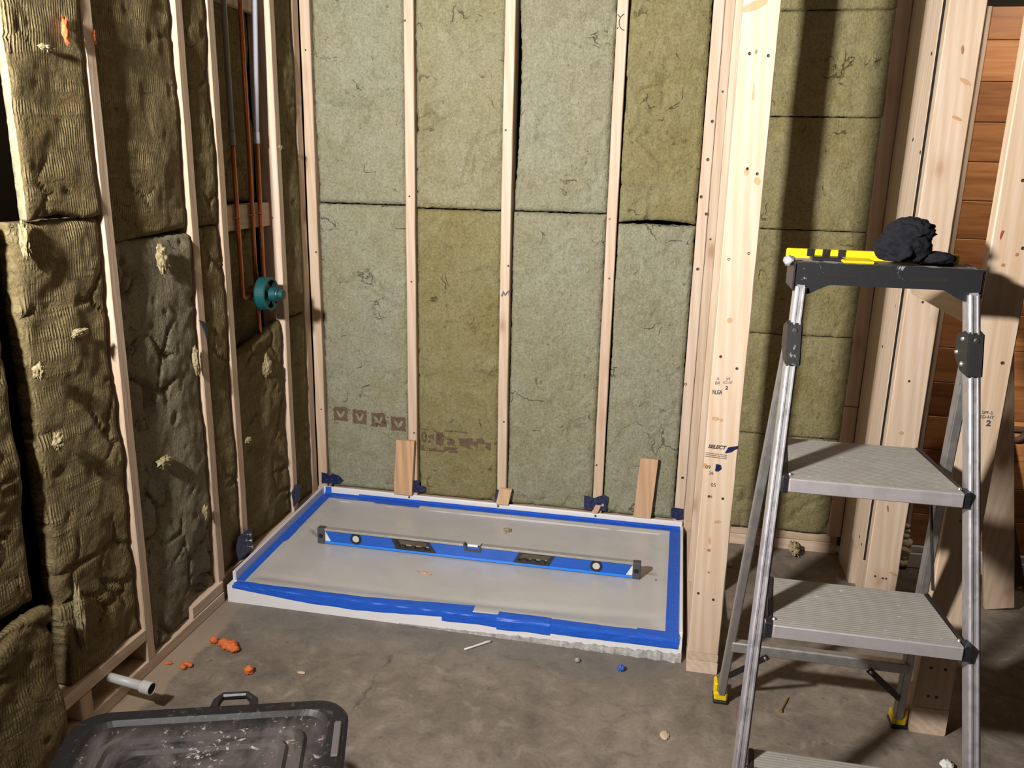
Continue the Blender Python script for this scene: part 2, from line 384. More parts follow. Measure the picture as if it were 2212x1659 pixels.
def text(body, size, parent, origin, xdir, up, mat, name='grade_stamp', ital=0.0, align='CENTER', bold=0.0, xs=1.0):
    cu = bpy.data.curves.new(name, 'FONT'); cu.body = body; cu.size = size; cu.align_x = align; cu.align_y = 'CENTER'; cu.shear = ital; cu.offset = bold; cu.extrude = 0.0003
    o = bpy.data.objects.new(name, cu); COL.objects.link(o)
    me = bpy.data.meshes.new_from_object(o.evaluated_get(bpy.context.evaluated_depsgraph_get()))
    bpy.data.objects.remove(o); bpy.data.curves.remove(cu)
    bm = bmesh.new(); bm.from_mesh(me); bpy.data.meshes.remove(me)
    xd = Vector(xdir).normalized(); ud = Vector(up).normalized(); nd = xd.cross(ud)
    for v in bm.verts: v.co = Vector(origin)+xd*v.co.x*xs+ud*v.co.y+nd*v.co.z
    return link(name, bm, mat, parent)

# ------------------------------------------------------------------ lumber
def lumber(name, label, x0, x1, y0, y1, z0, z1, axis='z', cat='stud', group=None, mat=None, wane=0.0, bow=0.0):
    bm = bmesh.new(); L = (x1-x0, y1-y0, z1-z0)
    ai = 'xyz'.index(axis); n = max(2, int(L[ai]/0.06))
    lo_, hi_ = [x0, y0, z0], [x1, y1, z1]
    o1, o2 = [k for k in range(3) if k != ai]
    sd = random.uniform(0, 100); bev = 0.0025
    rings = []
    for i in range(n+1):
        t = i/n; c = [0, 0, 0]; c[ai] = lo_[ai]+(hi_[ai]-lo_[ai])*t
        b1 = bow*math.sin(PI*t)+0.0010*noise.noise(Vector((t*L[ai]*5, sd, 0)))
        b2 = 0.0010*noise.noise(Vector((t*L[ai]*5, sd, 9)))
        ring = []
        for (s1, s2) in ((0, 0), (1, 0), (1, 1), (0, 1)):
            for q in (0, 1):
                p = c[:]
                e1 = lo_[o1] if s1 == 0 else hi_[o1]; e2 = lo_[o2] if s2 == 0 else hi_[o2]
                w_ = bev*(1+0.6*noise.noise(Vector((t*L[ai]*14, s1*7+s2*13+sd, 3))))
                first = (q == 0) == ((s1 == s2))
                # two verts per corner: chamfer
                p[o1] = e1 + (0 if first else (w_ if s1 == 0 else -w_)) + b1
                p[o2] = e2 + ((w_ if s2 == 0 else -w_) if first else 0) + b2
                ring.append(bm.verts.new(p))
        rings.append(ring)
    for A, B in zip(rings, rings[1:]):
        for k in range(8): bm.faces.new((A[k], A[(k+1) % 8], B[(k+1) % 8], B[k]))
    bm.faces.new(rings[0][::-1]); bm.faces.new(rings[-1])
    o = link(name, bm, mat or {'x': WX, 'y': WY, 'z': WZ}[axis])
    return tag(o, label, cat, group)
def holes(parent, pts, nrm, rad=0.0042, name='screw'):
    n = Vector(nrm).normalized(); s = n.orthogonal().normalized(); t = n.cross(s)
    for p in pts:
        bm = bmesh.new(); p = Vector(p)
        prs = [(rad, 0.0), (rad*0.85, 0.0010), (rad*0.4, 0.0004)]
        rings = [[bm.verts.new(p+n*h+(s*math.cos(k*PI/5)+t*math.sin(k*PI/5))*q) for k in range(10)] for q, h in prs]
        for A, B in zip(rings, rings[1:]):
            for k in range(10): bm.faces.new((A[k], A[(k+1) % 10], B[(k+1) % 10], B[k]))
        bm.faces.new(rings[-1]); bm.faces.new(rings[0][::-1])
        link(name, bm, M_DARKS, parent)
M_DARKS = plain('screw_head', (0.05, 0.035, 0.025), 0.5, metal=0.3)

# ------------------------------------------------------------------ insulation batts
class Batt:
    def __init__(s, plane, u0, u1, v0, v1, base, amp, seed, crack=0.010, edge=0.012, side=0.085, ue=None, ve0=None, ve1=None, tilt=0.0):
        s.__dict__.update(locals())
    def h(s, u, v):
        o = Vector((s.seed*7.3, s.seed*3.1, s.seed*1.7))
        p = Vector((u, v, 0))
        n = noise.noise(p*4.5+o)*s.amp + noise.noise(p*13+o)*s.amp*0.42 + noise.noise(p*38+o)*s.amp*0.16
        # creases where the felt has been folded or torn
        wp = p + Vector((noise.noise(p*9+o), noise.noise(p*9-o), 0))*0.045
        d, _ = noise.voronoi(wp*Vector((7.5, 5.0, 1)).length/9*1.0*7.5+o)
        e = d[1]-d[0]
        msk = max(0.0, min(1.0, (noise.noise(p*5.0-o*1.3)-0.02)*4))
        n -= s.crack*msk*math.exp(-(e/0.045)**2)
        # lumpy pits
        k = noise.noise(p*22+o*2)
        if k > 0.38: n -= s.crack*0.35*min(1, (k-0.38)*5)
        n += s.tilt*(v-s.v0)
        return n
    def P(s, u, v, extra=0.0, ed=True):
        hh = s.h(u, v)
        if ed:
            d = min(u-s.u0, s.u1-u, v-s.v0, s.v1-v)
            if d < 0.02: hh -= (1-max(d, 0)/0.02)**2*s.edge
        hh += extra
        return Vector((u, s.base-hh, v)) if s.plane == 'y' else Vector((s.base+hh, u, v))
    def build(s, label, mat, res=0.0085, group=None, rag=0.004, cut=None):
        nu = max(3, int((s.u1-s.u0)/res)); nv = max(3, int((s.v1-s.v0)/res))
        bm = bmesh.new(); V = []
        for i in range(nu+1):
            row = []
            for j in range(nv+1):
                u = s.u0+(s.u1-s.u0)*i/nu; v = s.v0+(s.v1-s.v0)*j/nv
                p = s.P(u, v)
                du = dv = 0
                if s.ue: du = s.ue(v)*(1-i/nu)
                dr = rag*noise.noise(Vector((u*30, v*30, s.seed)))+rag*0.7*noise.noise(Vector((u*90, v*90, s.seed)))
                if i == 0: du += abs(dr)
                if i == nu: du -= abs(dr)
                if j == 0: dv += abs(dr)
                if j == nv: dv -= abs(dr)*0.6
                if s.ve0 and j < nv: dv += s.ve0(u)*(1-j/nv)**2
                if s.ve1 and j > 0: dv += s.ve1(u)*(j/nv)**4
                if s.plane == 'y': p.x += du
                else: p.y += du
                p.z += dv
                row.append(bm.verts.new(p))
            V.append(row)
        for i in range(nu):
            for j in range(nv): bm.faces.new((V[i][j], V[i+1][j], V[i+1][j+1], V[i][j+1]))
        # sides and back
        loop = [V[i][0] for i in range(nu)]+[V[nu][j] for j in range(nv)]+[V[i][nv] for i in range(nu, 0, -1)]+[V[0][j] for j in range(nv, 0, -1)]
        back = []
        for q in loop:
            c = q.co.copy()
            if s.plane == 'y': c.y = max(c.y+0.004, s.base+s.side)
            else: c.x = min(c.x-0.004, s.base-s.side)
            mid = (q.co+c)/2; jit = 0.004*noise.noise(mid*60)
            back.append((bm.verts.new(mid+Vector((jit, jit, jit))), bm.verts.new(c)))
        for k in range(len(loop)):
            a, b_ = loop[k], loop[(k+1) % len(loop)]; A, B_ = back[k], back[(k+1) % len(loop)]
            bm.faces.new((a, b_, B_[0], A[0])); bm.faces.new((A[0], B_[0], B_[1], A[1]))
        bm.faces.new([x[1] for x in back])
        if cut:
            s_lo = s.u0+0.012
            bm.normal_update()
            for f_ in bm.faces:
                c = f_.calc_center_median()
                if (c.y if s.plane == 'x' else c.x) < s_lo-0.004 and abs(f_.normal.y if s.plane == 'x' else f_.normal.x) > 0.6: f_.material_index = 1
        o = link('insulation_batt', bm, mat, smooth=True)
        if cut: o.data.materials.append(cut)
        return tag(o, label, 'insulation', group)
    def mark(s, parent, mask, u0, u1, v0, v1, mat, res=0.0022, name='printed_mark', lift=0.0022):
        bm = bmesh.new(); vm = {}
        nu, nv = int((u1-u0)/res), int((v1-v0)/res)
        def gv(i, j):
            if (i, j) not in vm: vm[(i, j)] = bm.verts.new(s.P(u0+i*res, v0+j*res, lift))
            return vm[(i, j)]
        for i in range(nu):
            for j in range(nv):
                if mask((i+0.5)/nu, (j+0.5)/nv): bm.faces.new((gv(i, j), gv(i+1, j), gv(i+1, j+1), gv(i, j+1)))
        return link(name, bm, mat, parent)

# ================================================================== SETTING
bm = box(-0.4, 4.3, -4.6, 0.5, -0.1, 0.0); tag(link('floor', bm, M_FLOOR, origin=(0, 0, 0)), kind='structure', label='bare grey brown concrete slab')
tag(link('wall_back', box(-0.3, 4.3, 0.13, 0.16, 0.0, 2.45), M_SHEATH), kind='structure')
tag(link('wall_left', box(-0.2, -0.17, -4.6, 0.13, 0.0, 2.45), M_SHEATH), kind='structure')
tag(link('ceiling', box(-0.3, 4.3, -4.6, 0.16, 2.45, 2.48), plain('joist_brown', (0.07, 0.045, 0.028), 0.9, nsc=8, namp=0.4)), kind='structure')
# cedar boarding of the room beyond: tongue and groove planks, one mesh with grooves
bm = bmesh.new(); z = 0.092; k = 0
while z < 1.985:
    z1 = min(z+0.128, 1.985); bx(bm, 2.366, 4.2, 0.008+0.001*random.random(), 0.03, z+0.0005, z1-0.0005, 0.0022); z = z1
o = link('wall_far', bm, None or WCED, origin=(2.366, 0, 0)); tag(o, kind='structure', label='reddish cedar boards running level across the far wall')
b = NB('cedar_boards')
tc = b.n('ShaderNodeTexCoord').outputs['Object']; sx = b.n('ShaderNodeSeparateXYZ', Vector=tc)
row = b.math('FLOOR', b.math('DIVIDE', b.math('SUBTRACT', sx.outputs[2], 0.092), 0.128))
wn = b.n('ShaderNodeTexWhiteNoise', _noise_dimensions='1D', W=row)
vv = b.n('ShaderNodeVectorMath', _operation='ADD', i0=tc, i1=b.n('ShaderNodeVectorMath', _operation='SCALE', i0=wn.outputs['Color'], Scale=9.0)).outputs[0]
mv = b.n('ShaderNodeMapping', Vector=vv, Scale=(0.07, 1, 1)).outputs[0]
g1 = b.noise(mv, 40, 6, 0.6, 0.6)
cc = b.ramp(g1, [(0.3, (0.52, 0.235, 0.085)), (0.5, (0.40, 0.165, 0.055)), (0.75, (0.22, 0.075, 0.026))])
cc = b.mix(1.0, cc, b.ramp(wn.outputs['Value'], [(0.0, (0.62, 0.58, 0.52)), (0.6, (1.0, 1.0, 1.0)), (1.0, (1.25, 1.3, 1.35))]), 'MULTIPLY')
vo = b.n('ShaderNodeTexVoronoi', Vector=b.n('ShaderNodeMapping', Vector=vv, Scale=(0.5, 1, 1)).outputs[0], Scale=6.0)
cc = b.mix(b.ramp(vo.outputs['Distance'], [(0.05, 0.9), (0.10, 0.0)]), cc, (0.07, 0.02, 0.008))
b.bs(Base__Color=cc, Roughness=0.45, Normal=b.bump(g1, 0.2, 0.002))
o.data.materials.clear(); o.data.materials.append(b.m)
bm = box(2.366, 4.2, -0.006, 0.03, 0.0, 0.062, 0.004); bx(bm, 2.366, 4.2, 0.0, 0.03, 0.062, 0.09, 0.004)
tag(link('baseboard_far', bm, plain('white_trim', (0.66, 0.63, 0.60), 0.45)), kind='structure')

# ================================================================== LUMBER
H = 2.40
G = 'back wall studs'
s0 = lumber('wall_stud', 'pine stud in the back corner of the shower, left end of the back wall', -0.030, 0.010, 0.0, 0.089, 0.038, H)
s1 = lumber('wall_stud', 'back wall stud with a cedar shim leaning on its foot', 0.379, 0.417, 0.0, 0.089, 0.09, H)
s2 = lumber('wall_stud', 'back wall stud with grey scribble at mid height, short wood block at its foot', 0.762, 0.800, 0.0, 0.089, 0.09, H, bow=-0.004)
s3 = lumber('wall_stud', 'back wall stud with a pencilled circle near the top', 1.159, 1.197, 0.0, 0.089, 0.09, H)
k1 = lumber('wall_stud', 'leftmost of three studs ganged at the right end of the shower back wall', 1.486, 1.524, 0.0, 0.089, 0.038, H)
k2 = lumber('wall_stud', 'middle of three studs ganged at the right end of the shower back wall', 1.5245, 1.5585, 0.004, 0.089, 0.038, H)
k3 = lumber('wall_stud', 'stamped stud, rightmost of three ganged behind the partition post', 1.559, 1.597, 0.001, 0.089, 0.038, H)
holes(k1, [(1.513, 0, 1.62), (1.508, 0, 1.49), (1.495, 0, 1.36), (1.518, 0, 1.30), (1.503, 0, 1.10), (1.492, 0, 0.66), (1.508, 0, 0.28)], (0, -1, 0), 0.006)
holes(k2, [(1.54, 0.004, 1.72), (1.54, 0.004, 1.21)], (0, -1, 0), 0.004)
holes(s0, [(-0.01, 0, 1.86), (0.0, 0, 1.1), (-0.004, 0, 0.44)], (0, -1, 0), 0.004)
holes(s1, [(0.385, 0, 1.96), (0.395, 0, 1.33), (0.40, 0, 1.0), (0.405, 0, 0.37)], (0, -1, 0), 0.004)
holes(s2, [(0.77, 0, 1.58), (0.79, 0, 1.08), (0.785, 0, 0.45)], (0, -1, 0), 0.004)
holes(s3, [(1.17, 0, 1.27), (1.18, 0, 1.05), (1.168, 0, 0.3)], (0, -1, 0), 0.004)
lumber('bottom_plate', 'double bottom plate under the shower back wall, behind the white tray', -0.06, 1.60, 0.002, 0.089, 0.0, 0.089, 'x', 'plate')
lumber('bottom_plate', 'lower plate on the floor under the right hand back wall insulation', 1.601, 2.12, 0.045, 0.12, 0.0, 0.045, 'x', 'plate')
lumber('bottom_plate', 'upper of two plates under the right hand back wall insulation', 1.601, 2.12, 0.047, 0.12, 0.046, 0.086, 'x', 'plate')
# partition between the shower and the ladder
pa = lumber('partition_post', 'broad stamped pine post at the front end of the shower partition', 1.540, 1.629, -0.885, -0.847, 0.067, H, cat='post')
lumber('partition_stud', 'second stud ganged behind the broad stamped partition post', 1.5405, 1.6285, -0.8465, -0.8095, 0.067, H)
lumber('partition_stud', 'third stud ganged at the back of the stamped partition post', 1.5405, 1.6285, -0.809, -0.771, 0.067, H)
lumber('partition_stud', 'pine stud midway along the partition, hidden behind the stamped post', 1.540, 1.629, -0.445, -0.407, 0.067, H)
lumber('bottom_plate', 'lower plate of the shower partition, on the concrete', 1.540, 1.630, -0.886, 0.0, 0.0, 0.040, 'y', 'plate')
lumber('bottom_plate', 'upper plate of the shower partition, under the stamped post', 1.541, 1.629, -0.885, 0.0, 0.041, 0.066, 'y', 'plate')
holes(pa, [(1.565, -0.885, 1.736), (1.610, -0.885, 1.731), (1.559, -0.885, 1.232), (1.608, -0.885, 1.249), (1.585, -0.885, 1.462), (1.610, -0.885, 1.45), (1.56, -0.885, 0.97), (1.605, -0.885, 0.94),
           (1.562, -0.885, 0.565), (1.600, -0.885, 0.562), (1.556, -0.885, 0.26), (1.60, -0.885, 0.245)], (0, -1, 0), 0.0042)
M_KNOT = plain('knot_wood', (0.27, 0.135, 0.065), 0.6, nsc=120, namp=0.35); M_STREAK = plain('knot_streak', (0.42, 0.25, 0.13), 0.6, nsc=90, namp=0.3); M_PITCH = plain('pitch_pocket', (0.22, 0.055, 0.03), 0.5)
def knots(parent, lst, mat=None):
    for (x, y, z, rx, rz, an) in lst:
        bm = bmesh.new(); sd_ = x*91+z*17; ca, sa = math.cos(an), math.sin(an)
        rim = []
        for k in range(16):
            t = 2*PI*k/16; q = 1+0.22*noise.noise(Vector((math.cos(t), math.sin(t), sd_)))
            dx, dz = rx*math.cos(t)*q, rz*math.sin(t)*q; rim.append(Vector((x+dx*ca-dz*sa, y-0.0004, z+dx*sa+dz*ca)))
        A = [bm.verts.new(p) for p in rim]; B = [bm.verts.new(p+Vector((0, 0.0006, 0))) for p in rim]
        bm.faces.new(A); bm.faces.new(B[::-1])
        for k in range(16): bm.faces.new((A[k], B[k], B[(k+1) % 16], A[(k+1) % 16]))
        link('knot', bm, mat or M_KNOT, parent)
Y = -0.885
knots(pa, [(1.583, Y, 1.455, 0.006, 0.009, 0), (1.612, Y, 1.432, 0.008, 0.010, 0.3), (1.560, Y, 0.795, 0.010, 0.006, 0.1), (1.576, Y, 0.792, 0.005, 0.005, 0), (1.575, Y, 1.07, 0.007, 0.008, 0), (1.545, Y, 0.655, 0.007, 0.008, 0), (1.592, Y, 0.49, 0.010, 0.005, 0.2), (1.574, Y, 0.43, 0.003, 0.012, 0.1)], M_STREAK)
knots(pa, [(1.566, Y, 1.845, 0.032, 0.010, 0.35), (1.584, Y, 1.60, 0.003, 0.07, 0.03)], M_STREAK)
knots(pa, [(1.58, Y, 1.74, 0.003, 0.005, 0), (1.568, Y, 0.565, 0.003, 0.004, 0), (1.58, Y, 0.33, 0.003, 0.003, 0), (1.575, Y, 0.40, 0.005, 0.004, 0)])
fz = -0.8853
text('NLGA', 0.0175, pa, (1.559, fz, 0.870), (1, 0, 0.05), (0, 0, 1), M_INK, bold=0.0005, xs=0.55)
text('2', 0.014, pa, (1.583, fz, 0.884), (1, 0, 0.05), (0, 0, 1), M_INK, bold=0.0006)
text('SPF\nKD-HT', 0.010, pa, (1.585, fz, 0.904), (1, 0, 0.05), (0, 0, 1), M_INK, xs=0.8)
text('A\nBR', 0.012, pa, (1.558, fz, 0.902), (1, 0, 0.05), (0, 0, 1), M_INK)
text('SELECT', 0.0145, pa, (1.571, fz, 0.713), (1, 0, -0.02), (0, 0, 1), M_INK, ital=0.25, bold=0.0006)
text('mmmmmm mmm mmmmm\nmmmmmmmm mm mmmm\nmmmm mmmmmm mmmm', 0.0052, pa, (1.571, fz, 0.688), (1, 0, -0.05), (0, 0, 1), M_INK)
text('09', 0.015, pa, (1.552, fz, 0.652), (1, 0, 0), (0, 0, 1), M_INK)
text('36', 0.013, pa, (1.562, fz, 0.635), (1, 0, 0), (0, 0, 1), M_INK)
text('05', 0.015, pa, (1.571, fz, 0.600), (1, 0, 0), (0, 0, 1), M_INK)
for zz, hh in ((1.005, 0.035), (0.945, 0.03), (0.90, 0.035)):
    link('grade_stamp', box(1.573, 1.592, 0.0004, 0.0012, zz-hh/2, zz+hh/2), M_INKR, k3)
for zz, bd in ((1.008, '75'), (0.95, '70')): text(bd, 0.02, k3, (1.583, 0.0002, zz), (0, 0, 1), (-1, 0, 0), M_INK)
for zz in (1.43, 1.385): link('grade_stamp', box(1.567, 1.592, 0.0004, 0.0012, zz-0.008, zz+0.006), plain('pale_ink', (0.42, 0.32, 0.24), 0.8), k3)
# right corner and right wall
lumber('wall_stud', 'upper length of the pine stud in the right back corner, ending at a butt joint', 2.078, 2.126, 0.018, 0.10, 0.615, H)
lumber('wall_stud', 'short lower length of the pine stud in the right back corner', 2.076, 2.125, 0.018, 0.10, 0.087, 0.612)
lumber('wall_board', 'shaded pine board lining the right wall next to the corner', 2.127, 2.165, -0.188, 0.02, 0.0, H, cat='board')
p2b = lumber('wall_board', 'wide pine board on the right wall ending above the floor, black gap beside it', 2.116, 2.130, -0.3845, -0.189, 0.185, H, cat='board')
tag(link('joint_shade_strip', box(2.1168, 2.130, -0.3885, -0.3850, 0.19, 2.39), M_DARK), 'added black strip painting the shaded gap between the wide right board and pale post', 'shade_strip')  # black strip added to paint the shaded gap between board and post
lumber('wall_board', 'short pine offcut at floor level below the wide right wall board', 2.150, 2.188, -0.37, -0.190, 0.0, 0.150, cat='board')
holes(p2b, [(2.116, -0.30, 0.235), (2.116, -0.34, 0.225), (2.116, -0.345, 1.80), (2.116, -0.27, 1.56), (2.116, -0.375, 1.52), (2.116, -0.34, 1.05), (2.116, -0.25, 0.9)], (-1, 0, 0), 0.006, 'screw')
p2 = lumber('door_post', 'pale pine post facing the camera behind the ladder, left side of the cedar opening', 2.122, 2.221, -0.430, -0.392, 0.0, H, cat='post')
holes(p2, [(2.15, -0.43, 0.155), (2.175, -0.43, 0.15), (2.185, -0.43, 0.15), (2.17, -0.43, 1.08), (2.19, -0.43, 1.10), (2.165, -0.43, 0.83)], (0, -1, 0), 0.004)
knots(p2, [(2.195, -0.43, 1.715, 0.018, 0.006, -0.5), (2.188, -0.43, 1.615, 0.016, 0.005, -0.4), (2.18, -0.43, 1.20, 0.006, 0.005, 0.2), (2.165, -0.43, 0.66, 0.008, 0.006, 0), (2.205, -0.43, 0.17, 0.014, 0.005, -0.4)], M_STREAK)
knots(p2, [(2.175, -0.43, 1.80, 0.004, 0.012, 0.1), (2.158, -0.43, 0.40, 0.003, 0.012, 0.2)])
rp = lumber('door_post', 'nearest pine post at the right edge, beside the ladder', 2.132, 2.222, -1.031, -0.993, 0.079, H, cat='post')
lumber('bottom_plate', 'two stacked plate offcuts under the nearest right post', 2.132, 2.222, -1.032, -0.91, 0.0, 0.078, 'y', 'plate')
holes(rp, [(2.16, -1.031, 0.20), (2.195, -1.031, 0.20), (2.165, -1.031, 0.115), (2.185, -1.031, 0.115), (2.21, -1.031, 1.33), (2.175, -1.031, 1.45), (2.20, -1.031, 1.03), (2.20, -1.031, 1.30), (2.17, -1.031, 0.62)], (0, -1, 0), 0.0045)
knots(rp, [(2.182, -1.031, 1.43, 0.008, 0.009, 0), (2.165, -1.031, 1.26, 0.004, 0.004, 0), (2.19, -1.031, 1.285, 0.004, 0.004, 0), (2.178, -1.031, 0.62, 0.004, 0.010, 0)])
knots(rp, [(2.157, -1.031, 1.375, 0.003, 0.014, -0.15), (2.152, -1.031, 1.335, 0.003, 0.018, -0.15)], M_PITCH)
text('2', 0.02, rp, (2.193, -1.0314, 0.879), (1, 0, 0), (0, 0, 1), M_INK, bold=0.0008)
text('SPF-S\nKD-HT', 0.011, rp, (2.186, -1.0314, 0.900), (1, 0, 0), (0, 0, 1), M_INK)
lumber('blocking', 'level pine block spanning between the two right hand posts behind the ladder cap', 2.130, 2.168, -0.993, -0.431, 1.106, 1.195, 'y', 'block')
lumber('jamb_strip', 'thin pale strip along the left edge of the cedar boarding', 2.350, 2.364, 0.0, 0.05, 0.09, 1.985, cat='strip')
# left wall
l1 = lumber('wall_stud', 'nearest full left wall stud, ribbed batts on both sides', -0.089, 0.0, -1.257, -1.221, 0.038, H, bow=0.003)
l2 = lumber('wall_stud', 'left wall stud with a scrap of navy tape at mid height', -0.097, -0.008, -0.852, -0.814, 0.078, H)
l3 = lumber('wall_stud', 'left wall stud on the near side of the copper pipes', -0.101, -0.012, -0.674, -0.636, 0.078, H)
l4 = lumber('wall_stud', 'left wall stud on the far side of the copper pipes, lit white', -0.111, -0.022, -0.255, -0.217, 0.078, H)
l5 = lumber('wall_stud', 'narrow left wall stud tight in the back corner', -0.122, -0.033, -0.052, -0.002, 0.078, H)
lumber('wall_stud', 'stub of stud under the left wall blocking, above the tote lid', -0.089, 0.0, -1.535, -1.490, 0.040, 0.104)
lumber('blocking', 'level pine blocking low on the left wall above the white drain pipe', -0.089, 0.0, -1.60, -1.258, 0.105, 0.143, 'y', 'block')
lumber('bottom_plate', 'left wall bottom plate running along the concrete floor', -0.089, 0.0, -2.6, -0.838, 0.0, 0.038, 'y', 'plate')
lumber('bottom_plate', 'left wall plate hidden behind the white tray', -0.110, -0.016, -0.837, -0.001, 0.0, 0.077, 'y', 'plate')
lumber('bottom_plate', 'second left wall plate stacked on the first beside the white tray', -0.089, -0.002, -1.02, -0.838, 0.039, 0.077, 'y', 'plate')
lumber('blocking', 'pine pipe block behind the three copper pipes', -0.095, -0.0605, -0.635, -0.256, 1.220, 1.305, 'y', 'block')
lumber('blocking', 'pine pipe block near the top of the copper pipe bay', -0.095, -0.068, -0.635, -0.256, 1.945, 2.03, 'y', 'block')
holes(l1, [(0.0, -1.235, 1.70), (0.0, -1.24, 1.44)], (1, 0, 0), 0.003)

# ================================================================== INSULATION
def inset(a, z0, z1, w_):
    return lambda v: w_*max(0, math.sin(PI*min(1, max(0, (v-z0)/(z1-z0)))))+a
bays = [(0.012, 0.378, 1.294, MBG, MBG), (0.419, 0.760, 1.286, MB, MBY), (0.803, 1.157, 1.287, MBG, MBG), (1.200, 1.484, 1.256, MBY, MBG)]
names = ['first bay from the left corner', 'second bay from the left corner', 'third bay from the left corner', 'fourth bay, next to the ganged studs']
bb = {}
for i, (a, c, sm, mu, ml) in enumerate(bays):
    up = Batt('y', a, c, sm+0.002, 2.38, 0.010, 0.010, 11+i, crack=0.010+0.004*(i % 2), ue=(lambda v: 0.003+0.014*max(0, math.sin(PI*min(1, max(0, (v-1.35)/0.75))))) if i == 2 else None, ve0=(lambda u: 0.012*math.sin((u-1.2)*11)) if i == 3 else None)
    up.build('upper mineral wool batt in the back wall, %s' % names[i], mu)
    lowb = Batt('y', a, c, 0.091, sm-0.002, 0.010, 0.009, 31+i, crack=0.014 if i == 1 else 0.009)
    bb[i] = (lowb, lowb.build('lower wool batt in the back wall, %s%s' % (names[i], [', leaf squares', ', smeared print', '', ''][i]), ml))
# leaf squares printed on the first lower batt
def leafmask(seed):
    def m(a, b_):
        ed = 0.06*noise.noise(Vector((a*6, b_*6, seed)))
        if not (0.03+ed < a < 0.97+ed and 0.03-ed < b_ < 0.97-ed): return False
        if noise.noise(Vector((a*16, b_*16, seed+5))) > 0.42: return False
        for sgn in (-1, 1):
            x, y = a-0.5, b_-0.22
            ang = sgn*math.radians(27); xr = x*math.cos(ang)-y*math.sin(ang); yr = x*math.sin(ang)+y*math.cos(ang)
            if ((xr)/0.095)**2+((yr-0.30)/0.27)**2 < 1+0.3*noise.noise(Vector((a*9, b_*9, seed))): return False
        return True
    return m
B0, B0o = bb[0]
for i, (ux, uz) in enumerate([(0.044, 0.392), (0.130, 0.386), (0.214, 0.380), (0.300, 0.369)]):
    B0.mark(B0o, leafmask(i*3.3), ux, ux+0.068, uz, uz+0.064, M_INKB)
    B0.mark(B0o, lambda a, b_: noise.noise(Vector((a*5, b_*5, 2))) < 0.2, ux-0.018, ux-0.006, uz+0.056, uz+0.061, M_INKB)
B1, B1o = bb[1]
def smear(a, b_):
    k = noise.noise(Vector((a*4, b_*2.4, 8)))+0.6*noise.noise(Vector((a*13, b_*7, 3)))
    fade = 1-0.45*a
    if b_ > 0.93: return a < 0.62 and (a < 0.1 or a > 0.33) and k > -0.5
    if b_ < 0.26: return (a < 0.10 or 0.12 < a < 0.31 or 0.32 < a < 0.50) and k > -0.35
    if 0.02 < a < 0.09: r_ = math.hypot((a-0.055)/0.035, (b_-0.60)/0.26); return 0.5 < r_ < 1.0
    if 0.11 < a < 0.31 and 0.30 < b_ < 0.9: return k > -0.28 and not (0.19 < a < 0.215)
    if 0.36 < a < 0.66 and 0.34 < b_ < 0.70: return k > -0.05
    if a > 0.74: return k > 0.10
    return k > 0.50*fade+0.12
B1.mark(B1o, smear, 0.425, 0.755, 0.292, 0.392, M_INKB, res=0.0028)
zc = [0.088, 0.477, 0.869, 1.252, 1.640, 1.983, 2.36]
nm = ['lowest course', 'second course up', 'third course up', 'fourth course up, behind the ladder cap', 'fifth course up', 'topmost course']
for i in range(6):
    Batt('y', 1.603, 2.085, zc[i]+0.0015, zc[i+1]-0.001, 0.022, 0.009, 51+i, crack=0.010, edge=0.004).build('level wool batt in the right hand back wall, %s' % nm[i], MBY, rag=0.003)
Batt('y', 2.23, 2.347, 0.22, 1.96, 0.05, 0.012, 60, crack=0.02, edge=0.02).build('ragged strip of batt left of the cedar boarding', MBD, rag=0.012)
# left wall bays
Batt('x', -2.5, -1.600, 0.42, 1.33, -0.024, 0.020, 71, crack=0.014).build('leftmost batt at mid height, at the frame edge', MBL, rag=0.012)
Batt('x', -2.5, -1.625, 1.335, 2.38, -0.05, 0.015, 72).build('leftmost batt near the ceiling at the frame edge', MBL)
Batt('x', -2.5, -1.615, 0.003, 0.455, 0.030, 0.020, 73, crack=0.02, side=0.028, ve1=lambda u: -0.045+0.025*math.sin(u*14)).build('leftmost batt near the floor, torn top edge', MBL, rag=0.014)
Batt('x', -1.508, -1.262, 1.317, 2.38, 0.004, 0.009, 74, crack=0.006, edge=0.006, side=0.024, ve0=lambda u: 0.006*math.sin(u*30)).build('ribbed upper batt with a cream cut edge, left of the nearest stud', MBL, cut=MCUT)
Batt('x', -1.540, -1.262, 0.145, 1.312, -0.010, 0.016, 75, crack=0.012, side=0.05).build('ribbed bulging lower batt, left of the nearest stud', MBL, rag=0.010)
Batt('x', -1.485, -1.262, 0.046, 0.100, -0.05, 0.008, 76).build('offcut of batt below the low left blocking', MBL)
Batt('x', -1.216, -0.856, 1.255, 2.38, -0.016, 0.010, 77, crack=0.006, ve0=lambda u: -0.02+0.05*(u+1.216)).build('ribbed upper batt between the first and second left studs', MBL)
Batt('x', -1.216, -0.856, 0.042, 1.240, -0.014, 0.016, 78, crack=0.022).build('grey torn lower batt between the first and second left studs', MBD, rag=0.012)
Batt('x', -0.810, -0.678, 0.080, 1.25, -0.014, 0.010, 79).build('lower batt in the narrow bay before the pipes', MBL)
Batt('x', -0.810, -0.678, 1.253, 2.38, -0.016, 0.009, 80).build('upper batt in the narrow bay before the pipes', MBL)
Batt('x', -0.632, -0.262, 1.308, 2.38, -0.100, 0.010, 81, side=0.06).build('recessed upper batt behind the copper pipes', MBL, rag=0.012)
Batt('x', -0.632, -0.262, 0.790, 1.216, -0.108, 0.008, 82, side=0.03).build('recessed batt behind the shower valve', MBL)
